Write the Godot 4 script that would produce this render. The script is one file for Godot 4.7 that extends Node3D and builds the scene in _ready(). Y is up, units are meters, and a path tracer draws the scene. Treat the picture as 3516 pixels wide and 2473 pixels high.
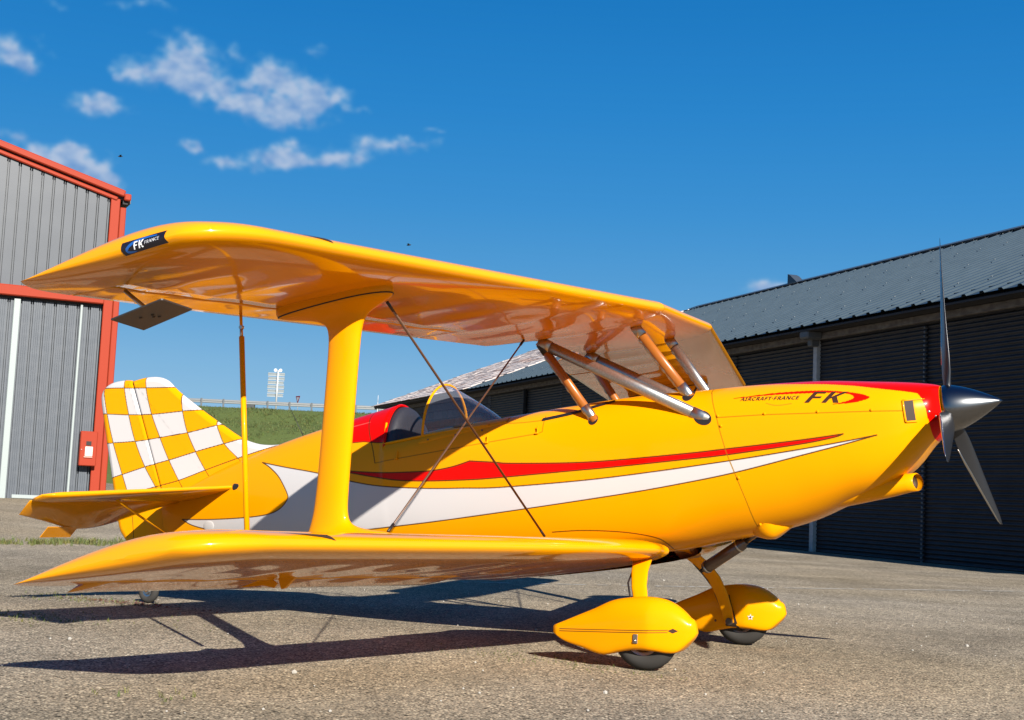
extends Node3D
# A yellow biplane parked on a worn asphalt apron between two hangars, under a blue sky with small clouds.

const PITCH := 0.17453293            # the aircraft sits tail-down
const CAM := Vector3(2.3983, 0.8161, 7.1532)
const FWD := Vector3(-0.4474, 0.0, -0.8943)      # level viewing direction
const RGT := Vector3(0.8943, 0.0, -0.4474)
var M := {}
var rng := RandomNumberGenerator.new()
var taken := {}

# ---------------------------------------------------------------- mesh collector
class MB:
	var v := PackedVector3Array()
	var uv := PackedVector2Array()
	var g := PackedInt32Array()

	func emit(a: PackedVector3Array, u: PackedVector2Array, sg: int, orient: bool) -> void:
		var flip := false
		if orient:
			var c := Vector3.ZERO
			for p in a: c += p
			c /= float(max(1, a.size()))
			var vol := 0.0
			for i in range(0, a.size(), 3):
				vol += (a[i] - c).dot((a[i + 1] - c).cross(a[i + 2] - c))
			flip = vol > 0.0
		for i in range(0, a.size(), 3):
			var o := [0, 2, 1] if flip else [0, 1, 2]
			for k in o:
				v.append(a[i + k]); uv.append(u[i + k]); g.append(sg)

	# rows of points; uvs the same shape or null; skip(i, j) leaves a quad out
	func loft(rows: Array, closed := false, caps := false, uvs = null, sg := 0, skip = null, orient := true) -> void:
		var a := PackedVector3Array(); var u := PackedVector2Array()
		var n: int = rows[0].size()
		var m := n if closed else n - 1
		for i in rows.size() - 1:
			for j in m:
				if skip != null and skip.call(i, j): continue
				var k := (j + 1) % n
				var q := [[i, j], [i, k], [i + 1, k], [i, j], [i + 1, k], [i + 1, j]]
				for e in q:
					a.append(rows[e[0]][e[1]])
					u.append(uvs[e[0]][e[1]] if uvs != null else Vector2(float(e[1]) / m, float(e[0]) / rows.size()))
		if caps:
			for e in [0, rows.size() - 1]:
				var c := Vector3.ZERO
				for p in rows[e]: c += p
				c /= n
				for j in n:
					var k := (j + 1) % n
					if e == 0:
						a.append(c); a.append(rows[e][k]); a.append(rows[e][j])
					else:
						a.append(c); a.append(rows[e][j]); a.append(rows[e][k])
					for _z in 3: u.append(Vector2.ZERO)
		emit(a, u, sg, orient)

	func box(c: Vector3, s: Vector3, b := Basis(), bevel := 0.0) -> void:
		var h := s * 0.5
		var e: float = min(bevel, min(h.x, min(h.y, h.z)) * 0.9)
		if e <= 0.0:
			var a := PackedVector3Array(); var u := PackedVector2Array()
			var p := []
			for k in 8: p.append(c + b * Vector3(h.x * (1 if k & 1 else -1), h.y * (1 if k & 2 else -1), h.z * (1 if k & 4 else -1)))
			for f in [[0, 2, 3, 1], [4, 5, 7, 6], [0, 1, 5, 4], [2, 6, 7, 3], [0, 4, 6, 2], [1, 3, 7, 5]]:
				for t in [[0, 1, 2], [0, 2, 3]]:
					for k in t: a.append(p[f[k]]); u.append(Vector2.ZERO)
			emit(a, u, -1, true)
			return
		var rows := []
		for r in [[-h.z, e, true], [-h.z + e, 0.0, false], [h.z - e, 0.0, false], [h.z, e, true]]:
			var w: float = h.x - r[1]; var t: float = h.y - r[1]; var q := e if r[2] == false else e * 0.6
			var pts := PackedVector3Array()
			for xy in [[w, t - q], [w - q, t], [-w + q, t], [-w, t - q], [-w, -t + q], [-w + q, -t], [w - q, -t], [w, -t + q]]:
				pts.append(c + b * Vector3(xy[0], xy[1], r[0]))
			rows.append(pts)
		loft(rows, true, true, null, -1)

	# round bar along points with a radius or a list of radii
	func tube(pts: Array, r, n := 10, caps := true, flat := 1.0, side := Vector3.ZERO) -> void:
		var rows := []
		var prev := Vector3.UP
		for i in pts.size():
			var d: Vector3 = (pts[min(i + 1, pts.size() - 1)] - pts[max(i - 1, 0)]).normalized()
			var s := side
			if s == Vector3.ZERO:
				s = prev.cross(d)
				if s.length() < 0.05: s = Vector3.RIGHT.cross(d)
				if s.length() < 0.05: s = Vector3.FORWARD.cross(d)
			s = (s - d * s.dot(d)).normalized()
			var t := d.cross(s).normalized()
			if side == Vector3.ZERO: prev = t
			var rr: float = r[i] if r is Array else r
			var row := PackedVector3Array()
			for k in n:
				var an := TAU * k / n
				row.append(pts[i] + s * cos(an) * rr + t * sin(an) * rr * flat)
			rows.append(row)
		loft(rows, true, caps)

	# profile of (along, radius) round an axis
	func lathe(o: Vector3, axis: Vector3, prof: Array, n := 28, sg := 0) -> void:
		var s := axis.cross(Vector3.UP)
		if s.length() < 0.1: s = axis.cross(Vector3.RIGHT)
		s = s.normalized()
		var t := axis.cross(s).normalized()
		var rows := []
		for p in prof:
			var row := PackedVector3Array()
			for k in n:
				var an := TAU * k / n
				row.append(o + axis * p[0] + (s * cos(an) + t * sin(an)) * p[1])
			rows.append(row)
		loft(rows, true, false, null, sg)

	# an outline (x, y) drawn through a frame, with depth along its third axis
	func plate(poly: PackedVector2Array, f: Transform3D, depth: float) -> void:
		var idx := Geometry2D.triangulate_polygon(poly)
		var a := PackedVector3Array(); var u := PackedVector2Array()
		for i in range(0, idx.size(), 3):
			for z in [0.0, depth]:
				for k in ([0, 1, 2] if z == 0.0 else [0, 2, 1]):
					var p := poly[idx[i + k]]
					a.append(f * Vector3(p.x, p.y, z)); u.append(p)
		var cw := Geometry2D.is_polygon_clockwise(poly)
		var tri0 := [poly[idx[0]], poly[idx[1]], poly[idx[2]]]
		var tcw := Geometry2D.is_polygon_clockwise(PackedVector2Array(tri0))
		for i in poly.size():
			var p := poly[i]; var q := poly[(i + 1) % poly.size()]
			var quad := [f * Vector3(p.x, p.y, 0), f * Vector3(q.x, q.y, 0), f * Vector3(q.x, q.y, depth), f * Vector3(p.x, p.y, depth)]
			for k in ([0, 3, 2, 0, 2, 1] if cw == tcw else [0, 2, 3, 0, 1, 2]):
				a.append(quad[k]); u.append(p)
		emit(a, u, -1, true)

	func done() -> ArrayMesh:
		var st := SurfaceTool.new()
		st.begin(Mesh.PRIMITIVE_TRIANGLES)
		for i in v.size():
			st.set_smooth_group(g[i])
			st.set_uv(uv[i])
			st.add_vertex(v[i])
		st.generate_normals()
		st.index()
		return st.commit()

# ---------------------------------------------------------------- scene tree helpers
func numbered(called: String, parent: Node) -> String:
	var key := str(parent.get_instance_id()) + called
	var n: int = taken.get(key, 0)
	taken[key] = n + 1
	return called if n == 0 else "%s_%03d" % [called, n]

func thing(called: String, label: String, category: String, at := Vector3.ZERO, basis := Basis(), group := "") -> Node3D:
	var o := Node3D.new()
	o.name = numbered(called, self); add_child(o)
	o.transform = Transform3D(basis, at)
	o.set_meta("label", label); o.set_meta("category", category)
	if group: o.set_meta("group", group)
	return o

func part(called: String, mesh, mat: Material, parent: Node, label := "", at := Transform3D()) -> MeshInstance3D:
	var o := MeshInstance3D.new()
	o.mesh = mesh.done() if mesh is MB else mesh
	o.material_override = mat
	o.name = numbered(called, parent)
	parent.add_child(o)
	o.transform = at
	if label: o.set_meta("label", label)
	return o

func solo(called: String, mesh, mat: Material, label: String, category: String, group := "") -> MeshInstance3D:
	var o := part(called, mesh, mat, self, label)
	o.set_meta("category", category)
	if group: o.set_meta("group", group)
	return o

func struct(called: String, mesh, mat: Material) -> MeshInstance3D:
	var o := part(called, mesh, mat, self)
	o.set_meta("kind", "structure")
	return o

func lin(r: float, g: float, b: float) -> Color:      # real-world base colour to the sRGB value that materials take
	return Color(r, g, b).linear_to_srgb()

func mat(col: Color, rough := 0.5, metal := 0.0, spec := 0.5) -> StandardMaterial3D:
	var m := StandardMaterial3D.new()
	m.albedo_color = col; m.roughness = rough; m.metallic = metal; m.metallic_specular = spec
	return m

func fbm(seed_: int, freq: float, oct := 4) -> FastNoiseLite:
	var n := FastNoiseLite.new()
	n.seed = seed_; n.frequency = freq; n.noise_type = FastNoiseLite.TYPE_SIMPLEX_SMOOTH
	n.fractal_type = FastNoiseLite.FRACTAL_FBM; n.fractal_octaves = oct
	return n

func sstep(a: float, b: float, x: float) -> float:
	var t := clampf((x - a) / (b - a), 0.0, 1.0)
	return t * t * (3.0 - 2.0 * t)

func table(xs: Array, x: float, col: int) -> float:     # smooth look-up in rows sorted by falling first column
	var n := xs.size()
	if x >= xs[0][0]: return xs[0][col]
	if x <= xs[n - 1][0]: return xs[n - 1][col]
	var i := 0
	while i < n - 2 and x < xs[i + 1][0]: i += 1
	var x0: float = xs[i][0]; var x1: float = xs[i + 1][0]
	var t := (x - x0) / (x1 - x0)
	var p0: float = xs[i][col]; var p1: float = xs[i + 1][col]
	var m0: float = (p1 - p0); var m1 := m0
	if i > 0: m0 = 0.5 * m0 + 0.5 * (p0 - xs[i - 1][col]) * (x1 - x0) / (x0 - xs[i - 1][0])
	if i < n - 2: m1 = 0.5 * m1 + 0.5 * (xs[i + 2][col] - p1) * (x1 - x0) / (xs[i + 2][0] - x1)
	if m0 * (p1 - p0) <= 0.0: m0 = 0.0
	if m1 * (p1 - p0) <= 0.0: m1 = 0.0
	var t2 := t * t; var t3 := t2 * t
	return (2 * t3 - 3 * t2 + 1) * p0 + (t3 - 2 * t2 + t) * m0 + (-2 * t3 + 3 * t2) * p1 + (t3 - t2) * m1

func spline(pts: Array, steps := 6) -> PackedVector2Array:
	var out := PackedVector2Array()
	var n := pts.size()
	for i in n - 1:
		var a: Vector2 = pts[max(i - 1, 0)]; var b: Vector2 = pts[i]; var c: Vector2 = pts[i + 1]; var d: Vector2 = pts[min(i + 2, n - 1)]
		for k in steps: out.append(b.cubic_interpolate(c, a, d, float(k) / steps))
	out.append(pts[n - 1])
	return out

# ---------------------------------------------------------------- drawing on images
func fill(img: Image, poly: PackedVector2Array, col: Color) -> void:
	var y0 := 1e9; var y1 := -1e9
	for p in poly: y0 = min(y0, p.y); y1 = max(y1, p.y)
	for y in range(max(0, int(floor(y0))), min(img.get_height() - 1, int(ceil(y1))) + 1):
		var yc := y + 0.5
		var hits := []
		for i in poly.size():
			var a := poly[i]; var b := poly[(i + 1) % poly.size()]
			if (a.y <= yc) != (b.y <= yc): hits.append(a.x + (b.x - a.x) * (yc - a.y) / (b.y - a.y))
		hits.sort()
		for k in range(0, hits.size() - 1, 2):
			var x0 := int(ceil(hits[k] - 0.5)); var x1 := int(floor(hits[k + 1] - 0.5))
			if x1 >= x0: img.fill_rect(Rect2i(x0, y, x1 - x0 + 1, 1), col)

func stroke(img: Image, pts: PackedVector2Array, w: float, col: Color, closed := false) -> void:
	var n := pts.size()
	for i in (n if closed else n - 1):
		var a := pts[i]; var b := pts[(i + 1) % n]
		var len := a.distance_to(b)
		if len < 0.01: continue
		var parts := int(ceil(len / 20.0))
		for k in parts:                                   # soft-edged line, a short piece at a time
			var p := a.lerp(b, float(k) / parts); var q := a.lerp(b, float(k + 1) / parts)
			for y in range(maxi(0, int(minf(p.y, q.y) - w)), mini(img.get_height() - 1, int(maxf(p.y, q.y) + w)) + 1):
				for x in range(maxi(0, int(minf(p.x, q.x) - w)), mini(img.get_width() - 1, int(maxf(p.x, q.x) + w)) + 1):
					var c := Vector2(x + 0.5, y + 0.5)
					var al := clampf(w * 0.5 + 0.5 - c.distance_to(Geometry2D.get_closest_point_to_segment(c, p, q)), 0.0, 1.0)
					if al > 0.0: img.set_pixel(x, y, img.get_pixel(x, y).lerp(col, al))

# lettering whose flat outline is laid onto a surface: place(x, y) gives the point for a spot in the text's own metres
func lettering(txt: String, height: float, place: Callable, lift: float, slant := 0.0, stretch := 1.0, bold := false) -> MB:
	var f := SystemFont.new()
	f.font_names = PackedStringArray(["Droid Sans"])
	if bold: f.font_weight = 700
	var tm := TextMesh.new()
	tm.font = f; tm.text = txt; tm.font_size = 64; tm.pixel_size = height / 46.0; tm.depth = 0.0
	tm.horizontal_alignment = HORIZONTAL_ALIGNMENT_LEFT; tm.vertical_alignment = VERTICAL_ALIGNMENT_BOTTOM
	var arr := tm.get_mesh_arrays()
	var vs: PackedVector3Array = arr[Mesh.ARRAY_VERTEX]
	var lo := 1e9; var x0 := 1e9
	for p in vs: lo = min(lo, p.y); x0 = min(x0, p.x)
	var ids: PackedInt32Array = arr[Mesh.ARRAY_INDEX] if arr[Mesh.ARRAY_INDEX] != null else PackedInt32Array()
	var mb := MB.new()
	var cnt := ids.size() if ids.size() > 0 else vs.size()
	for i in range(0, cnt, 3):
		var tri := []
		for k in 3:
			var p: Vector3 = vs[ids[i + k]] if ids.size() > 0 else vs[i + k]
			tri.append(Vector2((p.x - x0) * stretch + (p.y - lo) * slant, p.y - lo))
		lay(mb, tri, place, lift, 0)
	return mb

func lay(mb: MB, tri: Array, place: Callable, lift: float, deep: int) -> void:      # split long triangles so that they follow the surface
	var m := 0; var longest := 0.0
	for k in 3:
		var l: float = tri[k].distance_to(tri[(k + 1) % 3])
		if l > longest: longest = l; m = k
	if longest > 0.025 and deep < 6:
		var a: Vector2 = tri[m]; var b: Vector2 = tri[(m + 1) % 3]; var c: Vector2 = tri[(m + 2) % 3]
		var h := (a + b) * 0.5
		lay(mb, [a, h, c], place, lift, deep + 1); lay(mb, [h, b, c], place, lift, deep + 1)
		return
	for k in 3:
		mb.v.append(place.call(tri[k], lift)); mb.uv.append(tri[k]); mb.g.append(0)

func _ready() -> void:
	rng.seed = 20240611
	var cam := Camera3D.new(); cam.name = "camera"
	add_child(cam)
	cam.transform = Transform3D(Basis.from_euler(Vector3(deg_to_rad(5.60832694), deg_to_rad(26.57996424), deg_to_rad(2.57938114)), EULER_ORDER_YXZ), Vector3(2.3983444, 0.81605716, 7.15324581))
	cam.fov = 29.423; cam.near = 0.05; cam.far = 3000.0; cam.current = true
	var env := Environment.new()
	env.background_mode = Environment.BG_SKY
	var sky := Sky.new(); var pan := PanoramaSkyMaterial.new()
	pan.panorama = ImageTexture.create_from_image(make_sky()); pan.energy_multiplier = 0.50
	sky.sky_material = pan; env.sky = sky
	env.background_energy_multiplier = 1.0
	env.tonemap_mode = Environment.TONE_MAPPER_LINEAR; env.tonemap_exposure = 2.0
	env.sdfgi_enabled = true; env.ssao_enabled = true; env.ssil_enabled = true
	var we := WorldEnvironment.new(); we.name = "environment"; we.environment = env; add_child(we)
	var sun := DirectionalLight3D.new(); sun.name = "sun"
	sun.light_energy = 1.6; sun.light_color = Color(1.0, 0.975, 0.93); sun.light_angular_distance = 0.53; sun.shadow_enabled = true
	add_child(sun)
	sun.look_at_from_position(Vector3(0.669, 0.470, 0.573) * 50.0, Vector3.ZERO, Vector3.UP)

	build_ground()
	build_bank()
	build_left_hangar()
	build_right_hangar()
	build_plane()

# ---------------------------------------------------------------- sky
func make_sky() -> Image:
	var w := 4096; var h := 2048
	var img := Image.create_empty(w, h, false, Image.FORMAT_RGB8)
	# clear blue, paler towards the horizon
	var els := [-90.0, -3.0, -0.2, 0.3, 2.5, 5.0, 8.0, 12.0, 16.0, 20.5, 35.0, 60.0, 90.0]
	var cols := [Color8(112, 106, 98), Color8(120, 116, 110), Color8(150, 165, 178), Color8(168, 202, 227), Color8(148, 193, 225), Color8(126, 180, 221), Color8(92, 161, 214), Color8(62, 145, 210), Color8(43, 133, 204), Color8(30, 121, 194), Color8(20, 98, 174), Color8(13, 78, 150), Color8(10, 68, 138)]
	var row_col := []
	for y in h:
		var el := 90.0 - 180.0 * (y + 0.5) / h
		var c: Color = cols[cols.size() - 1]
		for i in els.size() - 1:
			if el >= els[i] and el <= els[i + 1]:
				c = cols[i].lerp(cols[i + 1], (el - els[i]) / (els[i + 1] - els[i]))
				break
		row_col.append(c)
		img.fill_rect(Rect2i(0, y, w, 1), c)
	# whiter glow round the sun, added out of view to warm the shadows
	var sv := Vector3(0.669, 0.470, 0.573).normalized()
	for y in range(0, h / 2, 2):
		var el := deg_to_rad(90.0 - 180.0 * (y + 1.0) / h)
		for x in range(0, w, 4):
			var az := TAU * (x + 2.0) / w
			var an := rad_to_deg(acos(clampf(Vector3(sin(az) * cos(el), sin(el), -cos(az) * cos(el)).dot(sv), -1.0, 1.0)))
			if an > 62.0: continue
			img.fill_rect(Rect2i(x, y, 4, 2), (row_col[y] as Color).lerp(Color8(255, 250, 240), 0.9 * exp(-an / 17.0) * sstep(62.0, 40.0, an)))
	# small fair-weather clouds: azimuth, elevation, half width, half height in degrees
	var groups := [
		[[-40.76,16.95,1.2,.95,1.0],[-41.5,16.23,1.6,.62,1.0],[-42.8,15.9,.85,.28,.8],[-40.0,15.85,1.5,.72,.9],[-38.9,15.3,1.0,.45,.7],[-37.3,16.4,1.35,.85,1.0],[-36.2,15.6,1.7,.8,1.0],[-38.1,15.2,1.1,.45,.6],[-35.0,15.92,.8,.62,.85],[-36.4,14.95,1.5,.45,.7]],
		[[-44.14,14.62,1.15,.42,.75],[-44.5,14.85,.6,.3,.6],[-43.9,14.95,.4,.3,.5]],
		[[-47.69,16.19,1.1,.75,.8],[-47.0,15.96,.7,.42,.7]],
		[[-40.33,13.37,.75,.24,.7],[-40.0,13.62,.4,.26,.65]],
		[[-38.67,12.86,1.0,.3,.8],[-36.9,13.25,1.3,.5,.95],[-36.3,13.75,.6,.4,.8],[-35.0,13.35,1.5,.33,.8],[-33.7,13.7,1.2,.38,.8],[-32.1,14.2,1.5,.34,.75]],
		[[-33.65,15.57,.6,.22,.5]], [[-35.66,17.72,.7,.2,.4]], [[-31.1,14.38,1.0,.22,.5],[-30.2,14.95,.5,.12,.45]],
		[[-46.2,12.2,2.0,.6,.9],[-45.1,12.5,1.1,.52,.95],[-44.0,12.05,.9,.5,.85],[-43.6,11.6,.7,.4,.6]],
		[[-47.3,13.01,.7,.35,.6]], [[-16.0,8.95,1.3,.36,.6],[-15.5,8.75,1.3,.3,.6]],
		[[-42.87,18.71,1.3,.22,.35],[-42.2,18.9,.8,.15,.35]], [[-38.78,17.3,.5,.38,.45]], [[-46.0,18.34,.8,.2,.3]]]
	var r := RandomNumberGenerator.new(); r.seed = 77
	for k in 34:                                             # the same kind of clouds round the rest of the sky
		var az := 4.0 + 286.0 * (k + r.randf()) / 34.0
		var el := r.randf_range(7.0, 34.0)
		var gr := []
		var wide := r.randf_range(1.2, 3.4)
		for b in 5: gr.append([az + r.randf_range(-1.0, 1.0) * wide, el + r.randf_range(-0.25, 0.3) * wide, wide * r.randf_range(0.4, 0.8), wide * r.randf_range(0.18, 0.34), r.randf_range(0.6, 1.0)])
		groups.append(gr)
	var n1 := fbm(5, 0.42, 4); var n2 := fbm(9, 1.15, 3); var n3 := fbm(31, 0.22, 3)
	var hi := Color8(204, 207, 225); var lo := Color8(128, 160, 208)
	for gr in groups:
		var a0 := 1e9; var a1 := -1e9; var e0 := 1e9; var e1 := -1e9
		for b in gr:
			a0 = min(a0, b[0] - b[2] * 1.9); a1 = max(a1, b[0] + b[2] * 1.9); e0 = min(e0, b[1] - b[3] * 2.2); e1 = max(e1, b[1] + b[3] * 2.2)
		for y in range(int((90.0 - e1) / 180.0 * h), int((90.0 - e0) / 180.0 * h) + 1):
			var el := 90.0 - 180.0 * (y + 0.5) / h
			for x in range(int(a0 / 360.0 * w), int(a1 / 360.0 * w) + 1):
				var az := 360.0 * (x + 0.5) / w
				var wx := az + 0.55 * n3.get_noise_2d(az * 3.0, el * 3.0 + 50.0); var wy := el + 0.32 * n3.get_noise_2d(az * 3.0 + 90.0, el * 3.0)
				var d := 0.0; var lit := 0.0; var tot := 0.0
				for b in gr:
					var qx: float = (wx - b[0]) / b[2]; var qy: float = (wy - b[1]) / b[3]
					if qy < 0.0: qy *= 1.25
					var q := exp(-1.3 * (qx * qx + qy * qy)) * float(b[4])
					d += q; lit += q * clampf(0.62 + 0.5 * qy - 0.12 * qx, 0.0, 1.0); tot += q
				if d < 0.06: continue
				var nz := n1.get_noise_2d(az * 1.5, el * 2.3) * 0.75 + n2.get_noise_2d(az * 1.5, el * 2.2) * 0.34
				var al := sstep(0.06, 1.02, d * 1.12 + nz * (0.30 + 0.62 * clampf(d, 0.0, 1.0)))
				al = minf(al, 1.0) * 0.80
				if al <= 0.003: continue
				var px := posmod(x, w)
				var shade := clampf(lit / tot + 0.9 * n1.get_noise_2d(az * 2.0 + 40.0, el * 3.2), 0.0, 1.0)
				img.set_pixel(px, y, img.get_pixel(px, y).lerp(lo.lerp(hi, shade), al))
	return img

# ---------------------------------------------------------------- ground
func ground_h(x: float, z: float) -> float:
	var t := x * -0.75 + z * -0.66
	var l := x * 0.66 - z * 0.75
	return 0.30 * sstep(9.0, 22.0, t) * (1.0 - sstep(1.2, 8.0, l)) + 0.55 * sstep(48.0, 70.0, t) * (1.0 - sstep(1.2, 8.0, l))

func asphalt() -> StandardMaterial3D:
	var n := 1024
	var cell := FastNoiseLite.new(); cell.seed = 3; cell.noise_type = FastNoiseLite.TYPE_CELLULAR; cell.frequency = 0.105
	cell.cellular_return_type = FastNoiseLite.RETURN_CELL_VALUE; cell.fractal_type = FastNoiseLite.FRACTAL_NONE; cell.cellular_jitter = 1.0
	var dist := FastNoiseLite.new(); dist.seed = 3; dist.noise_type = FastNoiseLite.TYPE_CELLULAR; dist.frequency = 0.105
	dist.cellular_return_type = FastNoiseLite.RETURN_DISTANCE; dist.fractal_type = FastNoiseLite.FRACTAL_NONE; dist.cellular_jitter = 1.0
	var cv := cell.get_seamless_image(n, n); cv.convert(Image.FORMAT_L8)
	var dv := dist.get_seamless_image(n, n); dv.convert(Image.FORMAT_L8)
	var bl := fbm(21, 0.012, 4).get_seamless_image(n, n); bl.convert(Image.FORMAT_L8)
	var gr := fbm(22, 0.12, 3).get_seamless_image(n, n); gr.convert(Image.FORMAT_L8)
	var a := cv.get_data(); var b := dv.get_data(); var c := bl.get_data(); var d := gr.get_data()
	var out := PackedByteArray(); out.resize(n * n * 3)
	var hgt := PackedByteArray(); hgt.resize(n * n)
	for i in n * n:
		var st := a[i] / 255.0; var ds := b[i] / 255.0
		var gap := clampf((ds - 0.30) * 2.6, 0.0, 1.0)
		var v := 0.70 + 0.30 * (st - 0.5) + 0.16 * (c[i] / 255.0 - 0.5) + 0.26 * (d[i] / 255.0 - 0.5)
		v *= 1.0 - 0.34 * gap
		if st > 0.95: v *= 1.18
		if st < 0.06: v *= 0.74
		var warm := 0.03 * (st - 0.5)
		out[i * 3] = int(clampf(v * (1.0 + warm) * 255.0, 0, 255)); out[i * 3 + 1] = int(clampf(v * 0.945 * 255.0, 0, 255)); out[i * 3 + 2] = int(clampf(v * (0.865 - warm) * 255.0, 0, 255))
		hgt[i] = int(clampf((1.0 - gap) * 150.0 + 60.0 * (d[i] / 255.0), 0, 255))
	var m := StandardMaterial3D.new()
	m.albedo_texture = ImageTexture.create_from_image(Image.create_from_data(n, n, false, Image.FORMAT_RGB8, out))
	var nm := Image.create_from_data(n, n, false, Image.FORMAT_L8, hgt); nm.convert(Image.FORMAT_RGBA8); nm.bump_map_to_normal_map(3.0)
	m.normal_enabled = true; m.normal_texture = ImageTexture.create_from_image(nm); m.normal_scale = 0.4
	m.uv1_triplanar = true; m.uv1_world_triplanar = true; m.uv1_scale = Vector3.ONE / 1.1
	m.roughness = 0.93; m.metallic_specular = 0.1
	m.vertex_color_use_as_albedo = true
	return m

func build_ground() -> void:
	var xs := []; var zs := []
	for e in [-900.0, -500.0, -300.0, -200.0, -140.0, -100.0, -75.0, -60.0, -50.0, -42.0, -36.0, -31.0, -27.0, -24.0, -21.5, -19.5, -18.0, -16.5, -15.2, -14.0, -13.0, -12.0]: xs.append(e)
	var q := -11.2
	while q < 8.0: xs.append(q); q += 0.2
	for e in [8.0, 9.0, 11.0, 14.0, 18.0, 25.0, 40.0, 70.0, 120.0, 300.0, 900.0]: xs.append(e)
	for e in [-900.0, -500.0, -300.0, -200.0, -140.0, -100.0, -75.0, -60.0, -50.0, -42.0, -36.0, -31.0, -27.0, -24.0, -22.0, -20.0, -18.5, -17.0, -15.8, -14.8]: zs.append(e)
	q = -14.0
	while q < 8.0: zs.append(q); q += 0.2
	for e in [8.0, 10.0, 14.0, 20.0, 30.0, 60.0, 120.0, 300.0, 900.0]: zs.append(e)
	var n1 := fbm(41, 0.16, 4); var n2 := fbm(42, 0.75, 4); var n3 := fbm(43, 2.2, 2)
	var st := SurfaceTool.new(); st.begin(Mesh.PRIMITIVE_TRIANGLES)
	for z in zs:
		for x in xs:
			# worn patches: paler and browner by the apron's edge, greyer on the right
			var f: float = x * FWD.x + z * FWD.z; var l: float = x * RGT.x + z * RGT.z
			var v := 0.95 + 0.20 * n1.get_noise_2d(x, z) + 0.20 * n2.get_noise_2d(x, z) + 0.12 * n3.get_noise_2d(x, z)
			# tyre scuffs and washed streaks running across the apron
			v += 0.22 * n2.get_noise_2d(l * 0.28 + 30.0, f * 2.2) * sstep(0.0, 2.5, l) + 0.10 * n3.get_noise_2d(l * 0.2, f * 1.4)
			# an old darker repair along a joint
			v -= 0.10 * sstep(0.25, 0.0, absf(f - 3.4 + 0.12 * l + 0.3 * n1.get_noise_2d(l * 3.0, 4.0)))
			var right := sstep(1.0, 4.5, x * 0.8943 - z * 0.4474) * 0.10
			v -= right * 0.35
			var warm := clampf(0.5 + 1.2 * n1.get_noise_2d(x + 40.0, z - 17.0) - right * 3.0, 0.0, 1.0)
			st.set_color(Color(0.655 * v * (1.0 + 0.05 * warm), 0.640 * v, 0.590 * v * (1.02 - 0.10 * warm)))
			st.set_uv(Vector2(x, z))
			st.add_vertex(Vector3(x, ground_h(x, z), z))
	var w := xs.size()
	for j in zs.size() - 1:
		for i in w - 1:
			var a := j * w + i
			for k in [a, a + 1, a + w + 1, a, a + w + 1, a + w]: st.add_index(k)
	st.generate_normals()
	struct("ground", st.commit(), asphalt())
	# faint worn painted line across the apron
	var paint := mat(lin(0.42, 0.3948, 0.3444), 0.9)
	var mb := MB.new()
	var nn := fbm(8, 1.7, 3)
	var p0 := Vector3(-6.09, 0, -0.918 - 0.4); var p1 := Vector3(-2.321, 0, -5.376); var p2 := Vector3(1.9, 0, -10.75)
	for seg in [[Vector3(-7.6, 0, 0.75), p0], [p0, p1], [p1, p2]]:
		var d: Vector3 = seg[1] - seg[0]; var l := d.length(); d /= l
		var s := Vector3(-d.z, 0, d.x)
		var t := 0.0
		while t < l:
			var step := rng.randf_range(0.04, 0.16)
			var p: Vector3 = seg[0] + d * t
			if nn.get_noise_2d(p.x * 2.0, p.z * 2.0) > (-0.28 if seg[0] == p1 else -0.05):
				var w0 := rng.randf_range(0.015, 0.045); var w1 := rng.randf_range(0.015, 0.045)
				var q2 := p + d * step * rng.randf_range(0.7, 1.05)
				var c := [p + s * w0, q2 + s * w1, q2 - s * w0, p - s * w1]
				var a := PackedVector3Array()
				for k in [0, 1, 2, 0, 2, 3]: a.append(c[k] + Vector3(0, ground_h(c[k].x, c[k].z) + 0.004, 0))
				var u := PackedVector2Array(); u.resize(6)
				mb.emit(a, u, 0, false)
			t += step
	struct("painted_line", mb, paint)
	# loose pale chippings
	var chip := MB.new()
	chip.lathe(Vector3.ZERO, Vector3.UP, [[-0.004, 0.0], [-0.002, 0.006], [0.003, 0.007], [0.007, 0.0]], 6, -1)
	var places := []
	for k in 420:
		var p := Vector3(rng.randf_range(-6, 5.5), 0, rng.randf_range(-8, 5.0))
		p.y = 0.003
		var s := rng.randf_range(0.35, 1.0) * (1.0 + 0.9 * float(rng.randf() < 0.06))
		places.append(Transform3D(Basis(Vector3.UP, rng.randf() * TAU).scaled(Vector3(s, s, s)), p))
	scatter("loose_chippings", chip.done(), mat(lin(0.3654, 0.3435, 0.3069), 0.9), places, "pale loose chippings scattered over the asphalt", "chippings")
	# grass in the cracks
	var gm := mat(lin(0.1092, 0.1302, 0.0378), 0.8); gm.cull_mode = BaseMaterial3D.CULL_DISABLED; gm.vertex_color_use_as_albedo = true
	var band := []
	for k in 2600:
		var t := rng.randf()
		var p := Vector3(-13.4, 0, 1.55).lerp(Vector3(-8.5, 0, -7.4), t) + Vector3(-0.75, 0, -0.66) * (rng.randfn() * 0.20 - 0.25)
		if nn.get_noise_2d(p.x * 0.5, p.z * 0.5) + rng.randf() * 0.5 < -0.02: continue
		band.append(tuft_at(p, rng.randf_range(0.35, 0.85)))
	scatter("grass_strip", tuft(), gm, band, "strip of grass growing in a crack far behind the tail", "grass")
	var near := []
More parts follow.
